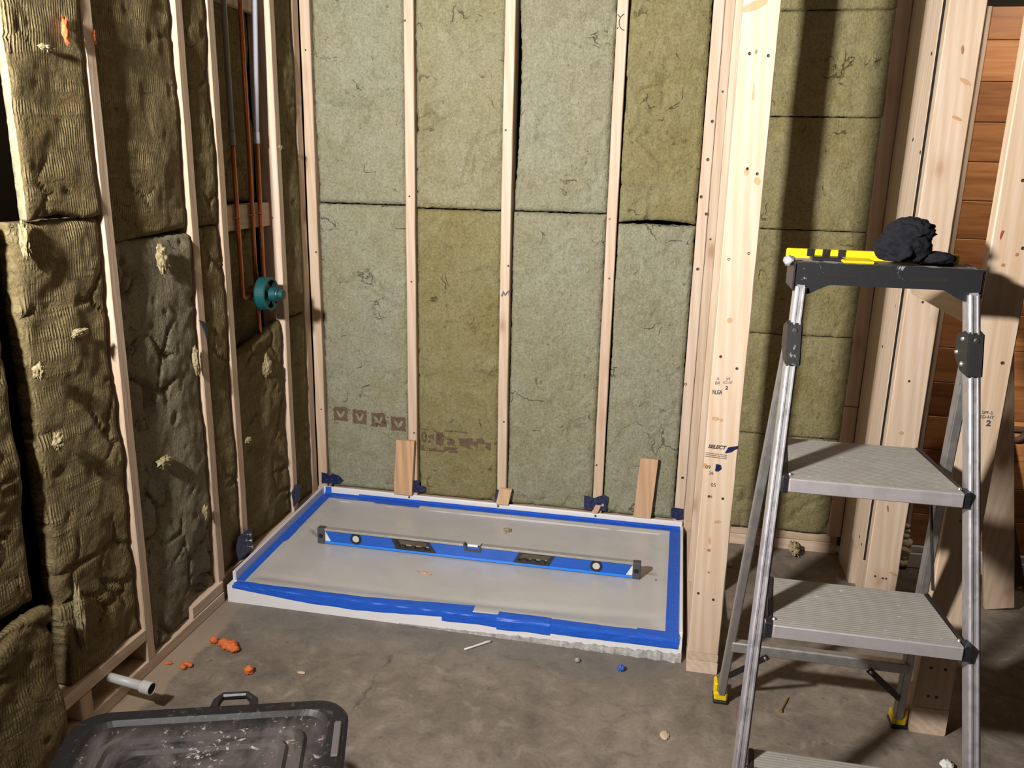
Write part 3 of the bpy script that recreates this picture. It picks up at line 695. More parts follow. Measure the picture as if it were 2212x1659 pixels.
Batt('x', -0.632, -0.262, 0.082, 0.845, -0.030, 0.016, 83, crack=0.018, side=0.04, ve1=lambda u: -0.05+0.20*(u+0.63)).build('peeling lower batt below the shower valve', MBL, rag=0.012)
Batt('x', -0.212, -0.056, 0.080, 0.86, -0.030, 0.010, 84).build('lower batt in the corner bay beside the tray', MBL)
Batt('x', -0.212, -0.056, 0.864, 2.38, -0.030, 0.010, 85).build('upper batt in the corner bay beside the back wall', MBL)

# torn tufts clinging to the left wall
tufts = [((0.005, -1.03, 1.18), 0.018, 0.030, 0.045, 'large cream tuft high on the torn grey left batt'), ((0.0, -1.10, 0.60), 0.02, 0.035, 0.018, 'cream tuft low on the torn grey left batt'),
         ((0.0, -0.90, 0.86), 0.014, 0.010, 0.05, 'thin cream tear beside the second left stud'), ((0.012, -1.545, 0.98), 0.016, 0.018, 0.022, 'small cream tuft in the dark gap at far left'),
         ((0.012, -1.512, 0.80), 0.016, 0.016, 0.026, 'cream tuft lower in the dark gap at far left'), ((-0.012, -0.60, 0.50), 0.014, 0.022, 0.010, 'cream tuft on the batt below the valve'),
         ((0.0, -0.91, 0.36), 0.012, 0.014, 0.028, 'cream tuft beside the foot of the second left stud'), ((0.0, -1.50, 0.33), 0.02, 0.012, 0.10, 'cream torn strip above the low left blocking'),
         ((0.006, -1.39, 1.04), 0.016, 0.030, 0.012, 'cream tear across the ribbed batt left of the nearest stud'), ((-0.012, -0.24, 1.50), 0.012, 0.020, 0.010, 'tuft stuck to the white lit stud beyond the pipes'),
         ((0.012, -1.40, 1.69), 0.010, 0.028, 0.008, 'pale flap on the upper ribbed batt'), ((0.006, -1.53, 1.275), 0.016, 0.012, 0.05, 'cream tear under the upper ribbed batt'),
         ((-0.03, -0.40, 0.72), 0.02, 0.03, 0.05, 'yellow peeled flap below the valve')]
def tuft(c, a, bq, cz, seed, n=15, up=False):
    rg = random.Random(seed); bm = lump(bmesh.new(), c, a*0.55, bq*0.75, cz*0.75, seed+2, 0.6, 2.2, 4); c = Vector(c)
    for k in range(3): lump(bm, c+Vector((rg.uniform(-.2, .2)*a, rg.uniform(-.6, .6)*bq, rg.uniform(-.6, .6)*cz)), a*0.3, bq*0.4, cz*0.4, seed+k*5, 0.7, 2.4, 3)
    for k in range(n):
        an = rg.uniform(0, 2*PI); d = Vector((rg.uniform(-0.1, 0.7)*a*0.7, math.cos(an)*bq, math.sin(an)*cz)); L = rg.uniform(0.5, 0.95)
        bend = Vector((rg.uniform(0, .4)*a, rg.uniform(-.35, .35)*bq, rg.uniform(-.5, .1)*cz))
        p0 = c+d*0.15; r0 = rg.uniform(0.0012, 0.0026)
        tube(bm, [p0, c+d*0.55*L+bend*0.4, c+d*L+bend], [r0*1.6, r0, r0*0.35], 5)
    return bm
for i, (c, a, bq, cz, lab) in enumerate(tufts):
    tag(link('wool_tuft', tuft(c, a, bq, cz, i), MT, smooth=True), lab, 'tuft', None)
for c, a, lab in [((0.014, -1.335, 1.735), (0.006, 0.010, 0.028), 'orange foam smear on the upper left batt'), ((0.0, -1.222, 1.735), (0.006, 0.005, 0.016), 'orange foam smear on the nearest left stud')]:
    tag(link('foam_smear', lump(bmesh.new(), c, *a, 4, 0.6, 3, 3), M_ORANGE, smooth=True), lab, 'foam')
tag(link('wool_tuft', tuft((1.955, 0.0, 0.028), 0.030, 0.042, 0.028, 77, 30), MT, smooth=True), 'fluffy wool tuft on the floor by the right hand plate', 'tuft')

# ================================================================== SHOWER TRAY
def xl(y): return 0.010+(-0.012-0.010)*(y+0.82)/0.82
TD, TZ = 0.835, 0.062
tray = thing('shower_tray', (0.76, -0.42, 0), 'white acrylic shower tray on the floor between the stud walls', 'shower tray')
bm = bmesh.new(); NX, NY = 60, 36; P = []
def ztray(a, y):
    d = min(a-0.0, 1.524-a, y+TD, -y)
    t = min(1, max(0, (d-0.060)/0.045)); return TZ-0.022*t*t*(3-2*t)
for i in range(NX+1):
    rowp = []
    for j in range(NY+1):
        y = -TD+(TD)*j/NY; x0 = xl(y); x = x0+(1.524-x0)*i/NX
        rowp.append(Vector((x, y, ztray(1.524*i/NX, y))))
    P.append(rowp)
T = [[bm.verts.new(p) for p in rw] for rw in P]
for i in range(NX):
    for j in range(NY): bm.faces.new((T[i][j], T[i+1][j], T[i+1][j+1], T[i][j+1]))
loop = [T[i][0] for i in range(NX)]+[T[NX][j] for j in range(NY)]+[T[i][NY] for i in range(NX, 0, -1)]+[T[0][j] for j in range(NY, 0, -1)]
lowr = [bm.verts.new((v.co.x, v.co.y, 0.0)) for v in loop]
for k_ in range(len(loop)): bm.faces.new((loop[k_], lowr[k_], lowr[(k_+1) % len(loop)], loop[(k_+1) % len(loop)]))
bm.faces.new(lowr)
es = [e for e in bm.edges if len(e.link_faces) == 2 and e.calc_face_angle(0) > 1.0]
bmesh.ops.bevel(bm, geom=es, offset=0.006, segments=3, affect='EDGES')
link('tray_body', bm, M_WHITE, tray)
bm = bmesh.new(); bx(bm, -0.010, 1.522, -0.012, -0.001, 0.05, 0.097, 0.004, 2); link('flange', bm, M_WHITE, tray)
bm = bmesh.new()
prism(bm, [(0.012, -0.80), (0.024, -0.80), (0.0, -0.002), (-0.012, -0.002)], 'z', 0.05, 0.097, 0.003)
bmesh.ops.rotate
link('flange', bm, M_WHITE, tray)
bm = bmesh.new(); bx(bm, 1.515, 1.526, -0.80, -0.002, 0.05, 0.075, 0.003, 2); link('flange', bm, M_WHITE, tray)
for xx_ in (0.385, 0.77, 1.175): holes(tray, [(xx_, -0.0121, 0.086)], (0, -1, 0), 0.005, 'screw')
# mortar along the right of the front edge
bm = bmesh.new(); P = []
for i in range(301):
    x = 0.62+0.905*i/300; t = i/300
    w_ = (0.003+0.016*t)*(0.8+0.5*noise.noise(Vector((x*37, 1, 0)))+0.25*noise.noise(Vector((x*90, 4, 0)))); hh = (0.002+0.026*t)*(0.8+0.35*noise.noise(Vector((x*41, 7, 0)))+0.18*noise.noise(Vector((x*90, 9, 0))))
    P.append([Vector((x, -TD-max(0.003, w_), 0.0)), Vector((x, -TD-max(0.003, w_)*0.75, hh*0.55)), Vector((x, -TD-0.004, max(0.003, hh))), Vector((x, -TD+0.001, max(0.003, hh)+0.001))])
grid(bm, P, (0, 0, 1), 0.001); tag(link('mortar_bed', bm, M_PLATEC), 'crumbly grey mortar squeezed out under the front right of the tray', 'mortar')
# film over the pan
bm = bmesh.new(); P = []
def zfilm(x, y):
    d = min(x-0.035, 1.492-x, y+0.812, -0.012-y)
    t = min(1, max(0, (d-0.02)/0.05)); base = 0.0645-0.0065*t*t*(3-2*t)
    q = Vector((x, y, 0))
    dip = -0.0035*math.exp(-((y+0.735+0.03*math.sin(x*3.0))/0.022)**2)
    return base+dip*t+t*(0.0012*noise.noise(q*Vector((5, 9, 1)).length/6)+0.0007*noise.noise(q*14))
for i in range(120):
    rw = []
    for j in range(66):
        x = 0.030+1.466*i/119; y = -0.815+0.800*j/65; rw.append(Vector((x, y, zfilm(x, y))))
    P.append(rw)
grid(bm, P, (0, 0, 1), 0.0006); film = tag(link('protective_film', bm, M_FILM, smooth=True), 'grey white protective film stretched over the shower tray', 'film')
text('INSTRUC', 0.026, film, (0.105, -0.372, zfilm(0.105, -0.372)+0.0012), (0.80, -0.60, 0), (0.60, 0.80, 0), plain('grey_print', (0.20, 0.19, 0.18), 0.7), 'printed_mark', ital=0.1)
MG = bpy.data.materials['grey_print']
text('mmmmmmm\nmmmm mm', 0.010, film, (1.425, -0.408, zfilm(1.425, -0.408)+0.001), (1, -0.05, 0), (0.05, 1, 0), MG, 'printed_mark')
text('0 1', 0.018, film, (1.440, -0.452, zfilm(1.44, -0.452)+0.001), (1, 0, 0), (0, 1, 0), MG, 'printed_mark')
# painter's tape
def tape(label, fn, n, m=5, nrm=(0, -0.7, 0.7), group='painters tape around the tray'):
    bm = bmesh.new(); P = []
    for i in range(n+1):
        t = i/n; P.append([fn(t, j/m) for j in range(m+1)])
    grid(bm, P, nrm, 0.0007)
    return tag(link('tape_strip', bm, M_TAPE, smooth=False), label, 'tape', group)
def tz(x, y): return max(0.0652, zfilm(x, y)+0.0008)
def flat(x0, y0, x1, y1, wfun, zoff=0.0):
    d = Vector((x1-x0, y1-y0, 0)); L = d.length; d.normalize(); nrm = Vector((-d.y, d.x, 0))
    def fn(t, s):
        p = Vector((x0, y0, 0))+d*L*t
        a, c = wfun(t)
        jag = 0.0025*noise.noise(Vector((s*7, t*3, x0*9)))*(1 if t in (0, 1) else 0)
        p = p+nrm*(a+(c-a)*s)+d*jag
        return Vector((p.x, p.y, tz(p.x, p.y)+zoff+0.0008*abs(noise.noise(Vector((p.x*40, p.y*40, 1))))))
    return fn
def climb(fn0, zt, edge=0.6):
    def fn(t, q):
        if q <= edge: return fn0(t, q/edge)
        p = fn0(t, 1.0); return Vector((p.x, p.y, p.z+(zt-p.z)*(q-edge)/(1-edge)+0.0008*noise.noise(Vector((t*30, q*3, zt)))))
    return fn
tape('blue tape strip along the left edge of the tray', flat(0.030, -0.80, 0.004, -0.03, lambda t: (-0.026-0.010*(0.42 < t < 0.55)-0.008*(t >= 0.55), 0.004)), 40)
tape('blue tape strip along the back edge of the tray, left half', climb(flat(0.004, -0.0142, 0.44, -0.0142, lambda t: (-0.036-0.010*(t > 0.55), 0.0)), 0.072), 30)
tape('blue tape strip along the back edge of the tray, right half', climb(flat(0.16, -0.0156, 1.512, -0.0156, lambda t: (-0.026+0.004*t, 0.0), 0.0008), 0.078), 60)
tape('blue tape strip along the right edge of the tray', flat(1.488, -0.835, 1.490, -0.02, lambda t: (-0.024, 0.016)), 40)
tape('blue tape square folded into the back left tray corner', lambda t, s: Vector((0.008+0.026*t, -0.030+0.0175*s, 0.0668)) if s < 0.9 else Vector((0.008+0.026*t, -0.0126, 0.097)), 4)
def wrap(x0, x1, ytop, drop, seed, zoff=0.0):
    def fn(t, s):
        x = x0+(x1-x0)*t; yt = ytop(t)+0.004*noise.noise(Vector((x*9, seed, 0))); dr = drop(t)*(1+0.12*noise.noise(Vector((x*12, seed, 5))))
        top = abs(-TD-0.001-yt); L = top+dr; q = L*s
        wr = 0.0014*abs(noise.noise(Vector((x*18+s*3, seed, s*4))))
        jag = 0.006*noise.noise(Vector((s*4, seed, t*2)))*(1 if t in (0, 1) else 0)
        if q <= top: return Vector((x+jag, yt-q, max(0.0655, zfilm(x, max(-0.81, yt-q))+0.0008)+zoff+wr if q < top-0.006 else 0.0645+zoff))
        return Vector((x+jag, -TD-0.0012-zoff-wr, 0.0645-(q-top)))
    return fn
tape('blue tape strip wrapped over the front curb, left half', wrap(0.030, 0.860, lambda t: -0.806+0.030*max(0, t-0.55)/0.45, lambda t: 0.010+0.022*min(1, t*3)-0.020*max(0, t-0.6)/0.4, 1), 60, 12)
tape('blue tape strip wrapped over the front curb, right half', wrap(0.765, 1.512, lambda t: -0.826+0.026*min(1, t*2), lambda t: 0.030-0.004*t, 2, 0.0012), 54, 12)
tape('short blue tape patch over the middle of the front curb', wrap(0.945, 1.115, lambda t: -0.797+0.0*t, lambda t: 0.036-0.004*t, 3, 0.0024), 14, 12)
tape('short blue tape patch at the front right corner of the tray', wrap(1.385, 1.514, lambda t: -0.792, lambda t: 0.024, 4, 0.0026), 10, 12)

# ================================================================== SPIRIT LEVEL
lx0, lx1, ly, lz = 0.170, 1.378, -0.448, 0.0610
lev = thing('spirit_level', (0.774, ly, lz), 'long blue spirit level lying on the filmed tray', 'spirit level')
LW, LH = 0.024, 0.060
def box_l(*a, **k): return box(*a, **k)
gx = [(0.735, 0.807)]
rail = bmesh.new()
bx(rail, lx0+0.028, 0.738, ly-LW/2, ly+LW/2, lz+LH-0.009, lz+LH, 0.0015); bx(rail, 0.804, lx1-0.026, ly-LW/2, ly+LW/2, lz+LH-0.009, lz+LH, 0.0015)
link('top_rail', rail, M_LGREY, lev)
# web with two slanted hand holes and two round vial holes, cut by building around them
web = bmesh.new(); z0, z1 = lz+0.009, lz+LH-0.009
def web_piece(poly): prism(web, poly, 'y', ly-0.007, ly+0.007)
web_piece([(lx0+0.028, z0), (0.478, z0), (0.462, z1), (lx0+0.028, z1)])
web_piece([(0.632, z0), (0.925, z0), (0.945, z1), (0.606, z1)])
web_piece([(1.054, z0), (lx1-0.026, z0), (lx1-0.026, z1), (1.072, z1)])
link('web', web, M_LBLUE, lev)
link('bottom_rail', box(lx0+0.028, lx1-0.026, ly-LW/2, ly+LW/2, lz, lz+0.009, 0.0015), plain('level_blue_lit', (0.02, 0.20, 0.72), 0.3), lev)  # bottom rail in brighter blue: painted light on the lower flange
def frame(poly, inner, mat, name, y0, y1):
    bm = bmesh.new(); n = len(poly)
    rings = [[bm.verts.new((p[0], y, p[1])) for p in pl] for pl, y in ((poly, y0), (inner, y0), (inner, y1), (poly, y1))]
    for a in range(4):
        A, B = rings[a], rings[(a+1) % 4]
        for k_ in range(n): bm.faces.new((A[k_], A[(k_+1) % n], B[(k_+1) % n], B[k_]))
    return link(name, bm, mat, lev)
def rpoly(poly, rad=0.006, seg=4):
    out = []; n = len(poly)
    for i in range(n):
        p0, p1, p2 = Vector(poly[i-1]), Vector(poly[i]), Vector(poly[(i+1) % n])
        a = p1+(p0-p1).normalized()*rad; c = p1+(p2-p1).normalized()*rad
        for k_ in range(seg+1):
            t = k_/seg; out.append(((1-t)**2*a+2*t*(1-t)*p1+t*t*c)[:])
    return out
for hp in ([(0.480, z0), (0.634, z0), (0.604, z1+0.001), (0.460, z1+0.001)], [(0.922, z0), (1.052, z0), (1.075, z1+0.001), (0.946, z1+0.001)]):
    cxm = sum(p[0] for p in hp)/4; czm = sum(p[1] for p in hp)/4
    inn = [(cxm+(p[0]-cxm)*0.80, czm+(p[1]-czm)*0.68+0.002) for p in hp]
    fr_ = frame(rpoly(hp), rpoly(inn, 0.004), M_BLKP, 'hand_hole', ly-0.0095, ly+0.0095)
    bm = bmesh.new(); xa, xb = min(p[0] for p in inn)+0.012, max(p[0] for p in inn)-0.012
    for q in range(3): bx(bm, xa+(xb-xa)*(q+0.5)/3-0.012, xa+(xb-xa)*(q+0.5)/3+0.006, ly-0.009, ly+0.009, czm-0.017, czm-0.008, 0.001)
    link('grip', bm, M_BLKP, fr_)
for cx_ in (0.322, 1.222):
    czm = (z0+z1)/2+0.001
    def circ(q): return [(cx_+q*math.cos(2*PI*k_/24), czm+q*math.sin(2*PI*k_/24)) for k_ in range(24)]
    fr_ = frame(circ(0.0215), circ(0.0135), M_BLKP, 'vial_ring', ly-0.0105, ly+0.0105)
    bm = bmesh.new(); prism(bm, circ(0.0138), 'y', ly-0.0085, ly+0.0085); vl = link('vial', bm, M_VIAL, fr_)
# centre vial in a notch of the top rail
bm = bmesh.new(); prism(bm, rpoly([(0.734, lz+LH-0.001), (0.742, lz+LH-0.001), (0.752, lz+LH-0.019), (0.790, lz+LH-0.019), (0.800, lz+LH-0.001), (0.808, lz+LH-0.001), (0.800, lz+LH-0.026), (0.742, lz+LH-0.026)], 0.002, 2), 'y', ly-0.0115, ly+0.0115); cvh = link('vial_holder', bm, M_CAPG, lev)
bm = bmesh.new(); tube(bm, [(0.752, ly, lz+LH-0.010), (0.790, ly, lz+LH-0.010)], 0.007, 14); link('vial', bm, plain('clear_vial_top', (0.72, 0.72, 0.70), 0.12), cvh)
for xa, xb, sg in ((lx0, lx0+0.030, 1), (lx1-0.028, lx1, -1)):
    ec = link('end_cap', box(xa, xb, ly-LW/2-0.0015, ly+LW/2+0.0015, lz-0.001, lz+LH+0.0015, 0.003, 2), M_CAPG, lev)
    bm = bmesh.new(); xi = xb if sg > 0 else xa
    prism(bm, [(xi, z0+0.001), (xi+sg*0.022, z0+0.001), (xi+sg*0.002, z1-0.004), (xi, z1-0.004)], 'y', ly-0.0078, ly-0.0070); link('sticker', bm, M_STICK, lev)
    bm = bmesh.new(); tube(bm, [((xa+xb)/2, ly-LW/2-0.0022, lz+0.030), ((xa+xb)/2, ly-LW/2+0.001, lz+0.030)], 0.009, 16); link('hanging_hole', bm, M_DARK, ec)

# wood shims, blocks
def shim(label, x0, x1, z0_, z1_, y0, y1, mat=WZC, lean=0.0):
    bm = bmesh.new()
    vs = [bm.verts.new(p) for p in ((x0-0.006, y0, z0_), (x1-0.006, y0, z0_), (x1-0.006, y1, z0_), (x0-0.006, y1, z0_), (x0+0.008, y0+lean, z1_), (x1+0.008, y0+lean, z1_), (x1+0.008, y1+lean-0.001, z1_), (x0+0.008, y1+lean-0.001, z1_))]
    for q in ((0, 1, 2, 3), (7, 6, 5, 4), (0, 4, 5, 1), (1, 5, 6, 2), (2, 6, 7, 3), (3, 7, 4, 0)): bm.faces.new([vs[k_] for k_ in q])
    bmesh.ops.bevel(bm, geom=list(bm.edges), offset=0.001, segments=1, affect='EDGES')
    return tag(link('wood_shim', bm, mat), label, 'shim')
shim('tall reddish cedar shim behind the tray, left of the second back stud', 0.325, 0.405, 0.098, 0.340, -0.022, -0.001)
shim('short wood block behind the tray at the foot of the middle back stud', 0.768, 0.820, 0.098, 0.167, -0.022, -0.001, m_wood('shim_pale', 'z', (0.62, 0.45, 0.28), (0.45, 0.28, 0.15), knots=False))
shim('tall pale shim behind the tray in the rightmost shower bay', 1.332, 1.402, 0.098, 0.350, -0.014, -0.001, m_wood('shim_tan', 'z', (0.58, 0.40, 0.26), (0.42, 0.25, 0.14), knots=False))
shim('tiny shim over navy tape at the third back stud', 1.165, 1.188, 0.098, 0.135, -0.016, -0.009, m_wood('shim_mid', 'z', (0.60, 0.42, 0.28), (0.44, 0.27, 0.16), knots=False))

# navy tape patches over the flange
def patch(label, plane, poly, base, seed, washers=()):
    us = [p[0] for p in poly]; vs_ = [p[1] for p in poly]; bm = bmesh.new()
    def inside(a, c):
        ins = False
        for i in range(len(poly)):
            (x1, y1), (x2, y2) = poly[i], poly[i-1]
            if (y1 > c) != (y2 > c) and a < (x2-x1)*(c-y1)/(y2-y1)+x1: ins = not ins
        return ins
    vs2 = [bm.verts.new((0, 0, 0)) for p in poly]
    for v, p in zip(vs2, poly): v.co = Vector((p[0], p[1], 0))
    fc = bm.faces.new(vs2)
    bmesh.ops.triangulate(bm, faces=[fc])
    for _ in range(3): bmesh.ops.subdivide_edges(bm, edges=list(bm.edges), cuts=1, use_grid_fill=True)
    ret = bmesh.ops.extrude_face_region(bm, geom=list(bm.faces))
    ev = [g for g in ret['geom'] if isinstance(g, bmesh.types.BMVert)]; evs = set(ev)
    for v in bm.verts:
        h_ = (0.0016 if v in evs else 0.0)+0.0035*abs(noise.noise(Vector((v.co.x*55, v.co.y*55, seed))))
        a, c = v.co.x, v.co.y
        v.co = Vector((a, base-h_, c)) if plane == 'y' else Vector((base+h_, a, c))
    o = tag(link('navy_tape', bm, M_NAVY), label, 'tape')
    for a, c in washers:
        bm = bmesh.new(); nr = Vector((0, -1, 0)) if plane == 'y' else Vector((1, 0, 0)); p = Vector((a, base, c)) if plane == 'y' else Vector((base, a, c))
        tube(bm, [p, p+nr*0.0075], 0.006, 12); link('screw', bm, M_STEEL, o)
    return o
patch('navy tape patch shaped like an arrow at the back left tray corner', 'y', [(-0.014, 0.106), (-0.012, 0.157), (0.025, 0.152), (0.032, 0.157), (0.064, 0.150), (0.084, 0.132), (0.066, 0.112), (0.03, 0.110)], -0.002, 1, [(0.030, 0.154), (0.028, 0.106)])
patch('navy tape patch beside the cedar shim', 'y', [(0.402, 0.106), (0.404, 0.160), (0.424, 0.164), (0.428, 0.140), (0.452, 0.138), (0.452, 0.116), (0.42, 0.108)], -0.002, 2)
patch('navy tape sliver left of the short wood block', 'y', [(0.752, 0.110), (0.758, 0.160), (0.770, 0.155), (0.768, 0.106)], -0.003, 3)
patch('wide navy tape patch at the foot of the third back stud', 'y', [(1.126, 0.108), (1.124, 0.168), (1.165, 0.160), (1.205, 0.178), (1.222, 0.170), (1.216, 0.108)], -0.002, 4, [(1.201, 0.135)])
patch('navy tape patch at the back right tray corner', 'y', [(1.474, 0.112), (1.474, 0.152), (1.520, 0.150), (1.522, 0.106), (1.50, 0.100)], -0.002, 5)
patch('navy tape patch on the left wall near the back corner', 'x', [(-0.268, 0.106), (-0.282, 0.175), (-0.248, 0.190), (-0.204, 0.182), (-0.212, 0.115)], -0.018, 6)
patch('shiny navy tape patch at the foot of the left stud by the pipes', 'x', [(-0.735, 0.100), (-0.75, 0.15), (-0.725, 0.19), (-0.65, 0.188), (-0.636, 0.11), (-0.67, 0.085)], 0.0, 7, [(-0.655, 0.165), (-0.652, 0.14), (-0.65, 0.115)])
patch('scrap of navy tape on the second left stud at mid height', 'x', [(-0.855, 0.975), (-0.830, 0.965), (-0.812, 0.945), (-0.815, 0.900), (-0.836, 0.95)], -0.007, 8)
patch('navy tape corner beside the word stamped on the post', 'y', [(1.594, 0.698), (1.602, 0.716), (1.628, 0.722), (1.627, 0.716), (1.608, 0.702)], -0.8853, 9)
patch('navy tape flake below the word stamped on the post', 'y', [(1.572, 0.643), (1.573, 0.664), (1.586, 0.662), (1.588, 0.651), (1.580, 0.643)], -0.8853, 10)
# marks on studs
bm = bmesh.new(); pts = [(1.187+0.019*math.cos(a), -0.0012, 1.947+0.026*math.sin(a)) for a in [PI*0.55+k_*PI*0.95/14 for k_ in range(15)]]
tube(bm, pts, 0.0014, 6); tube(bm, [(1.161, -0.0012, 1.972), (1.172, -0.0012, 1.962)], 0.0014, 6); tube(bm, [(1.162, -0.0012, 1.925), (1.166, -0.0012, 1.932)], 0.0014, 6); link('pencil_mark', bm, M_INK, s3)
bm = bmesh.new()
tube(bm, [(0.766, -0.001, 0.962), (0.774, -0.001, 0.980), (0.780, -0.001, 0.966), (0.786, -0.001, 0.975), (0.794, -0.001, 0.985), (0.797, -0.001, 0.966)], 0.0035, 6); link('paint_scribble', bm, plain('grey_mark', (0.16, 0.15, 0.16), 0.8), s2)

# ================================================================== PLUMBING
pv = thing('shower_valve', (-0.05, -0.405, 0.81), 'teal guarded shower valve soldered to copper pipes in the left wall', 'valve')
VX, VY, VZ = -0.028, -0.405, 0.990
def disc_ring(x0, x1, ro, ri, y, z, seg=40):
    bm = bmesh.new()
    R_ = [[bm.verts.new((x, y+q*math.cos(2*PI*k_/seg), z+q*math.sin(2*PI*k_/seg))) for k_ in range(seg)] for x, q in ((x0, ri), (x0, ro), (x1-0.003, ro), (x1, ro-0.003), (x1, ri))]
    for a in range(5):
        A, B = R_[a], R_[(a+1) % 5]
        for k_ in range(seg): bm.faces.new((A[k_], A[(k_+1) % seg], B[(k_+1) % seg], B[k_]))
    return bm
gd_ = link('guard', disc_ring(-0.032, 0.008, 0.060, 0.050, VY, VZ), M_TEAL, pv)
bm = bmesh.new()
for a in (0, PI/2, PI, 3*PI/2):
    a += PI/4*0.9; c, s_ = math.cos(a), math.sin(a)
    beam(bm, (0.0, VY+c*0.016, VZ+s_*0.016), (0.0, VY+c*0.053, VZ+s_*0.053), 0.030, 0.010, up=(1, 0, 0))
link('guard_spokes', bm, M_TEAL, gd_)
bm = bmesh.new(); tube(bm, [(-0.03, VY, VZ), (-0.029, VY, VZ)], 0.052, 32); link('guard_back', bm, M_DARK, gd_)
bm = bmesh.new(); tube(bm, [(-0.01, VY, VZ), (0.030, VY, VZ), (0.030, VY, VZ), (0.036, VY, VZ)], [0.025, 0.025, 0.021, 0.020], 28)
kn = link('stem_cap', bm, M_TEAL, pv)
bm = bmesh.new(); tube(bm, [(0.030, VY+0.004, VZ), (0.052, VY+0.004, VZ)], [0.017, 0.0165], 24); link('cap_nub', bm, M_TEAL, kn)
bm = bmesh.new(); tube(bm, [(-0.075, VY, VZ), (-0.02, VY, VZ)], 0.028, 20); bx(bm, -0.072, -0.042, VY-0.042, VY+0.042, VZ-0.018, VZ+0.018, 0.005); link('valve_body', bm, plain('brass', (0.40, 0.26, 0.10), 0.4, metal=0.8), pv)
def pipe(name, pts, rad, mat, lab=None):
    bm = bmesh.new(); tube(bm, pts, rad, 14); o = link(name, bm, mat, pv, smooth=True)
    if lab: o['label'] = lab
    return o
PX = -0.050; RP = 0.0080
el = [(PX, -0.505+0.022*(1-math.cos(a)), 1.008-0.022*math.sin(a)+0.0) for a in [k_*PI/2/6 for k_ in range(7)]]
pipe('copper_pipe', [(PX, -0.510, 1.52), (PX, -0.505, 1.03)]+el+[(PX, -0.44, 0.986)], RP, M_COPPER, 'copper hot supply with an elbow')
pipe('copper_pipe', [(PX, -0.406, 2.38), (PX, -0.403, 1.5), (PX, -0.407, 1.01)], RP, M_COPPER, 'copper riser to the top')
pipe('copper_pipe', [(PX, -0.343, 1.53), (PX, -0.350, 1.02), (PX, -0.352, 0.998), (PX, -0.372, 0.99)], RP, M_COPPER, 'copper cold supply')
pipe('copper_pipe', [(PX, -0.403, 0.965), (PX, -0.399, 0.815)], RP, M_COPPER, 'short copper stub below the valve')
pipe('pipe_fitting', [(PX, -0.510, 1.50), (PX, -0.510, 1.545)], 0.0105, M_PEXG); pipe('pipe_fitting', [(PX, -0.343, 1.51), (PX, -0.343, 1.55)], 0.0110, M_PEX)
pipe('pipe_fitting', [(PX, -0.399, 0.823), (PX, -0.399, 0.808)], 0.0105, M_COPPER)
pipe('plastic_pipe', [(PX, -0.510, 1.54), (PX-0.004, -0.503, 1.80), (PX-0.006, -0.500, 2.38)], 0.0095, M_PEXG, 'grey plastic supply pipe')
pipe('plastic_pipe', [(PX, -0.343, 1.545), (PX+0.004, -0.333, 1.75), (PX+0.004, -0.312, 2.0), (PX, -0.30, 2.38)], 0.0100, M_PEX, 'white plastic supply pipe')
for y_, z_ in ((-0.505, 1.262), (-0.403, 1.267), (-0.347, 1.270)):
    bm = bmesh.new(); tube(bm, [(-0.057, y_-0.014, z_), (PX+RP+0.001, y_-0.006, z_), (PX+RP+0.001, y_+0.006, z_), (-0.057, y_+0.014, z_)], 0.003, 8); link('pipe_clip', bm, M_COPPER, pv)
# white drain pipe stub
dp = thing('drain_pipe', (0.13, -1.432, 0.09), 'white plastic pipe poking out low from the left wall', 'pipe')
bm = bmesh.new(); tube(bm, [(-0.06, -1.412, 0.095), (0.105, -1.430, 0.0895)], 0.0125, 18); link('pipe_barrel', bm, M_PVC, dp, smooth=True)
bm = bmesh.new(); d_ = Vector((0.165, -0.018, -0.0055)).normalized(); a_ = Vector((0.100, -1.4295, 0.0897))
e1_ = d_.orthogonal().normalized(); e2_ = d_.cross(e1_)
RG_ = [[bm.verts.new(a_+d_*h_+(e1_*math.cos(2*PI*k_/24)+e2_*math.sin(2*PI*k_/24))*q_) for k_ in range(24)] for h_, q_ in ((0.0, 0.0128), (0.006, 0.0172), (0.0345, 0.0175), (0.036, 0.0168), (0.036, 0.0146), (0.012, 0.0140))]
for A_, B_ in zip(RG_, RG_[1:]):
    for k_ in range(24): bm.faces.new((A_[k_], A_[(k_+1) % 24], B_[(k_+1) % 24], B_[k_]))
link('bell_end', bm, M_PVC, dp)
bm = bmesh.new(); tube(bm, [a_+d_*0.013, a_+d_*0.0335], 0.0139, 18); link('bore', bm, M_DARK, dp)

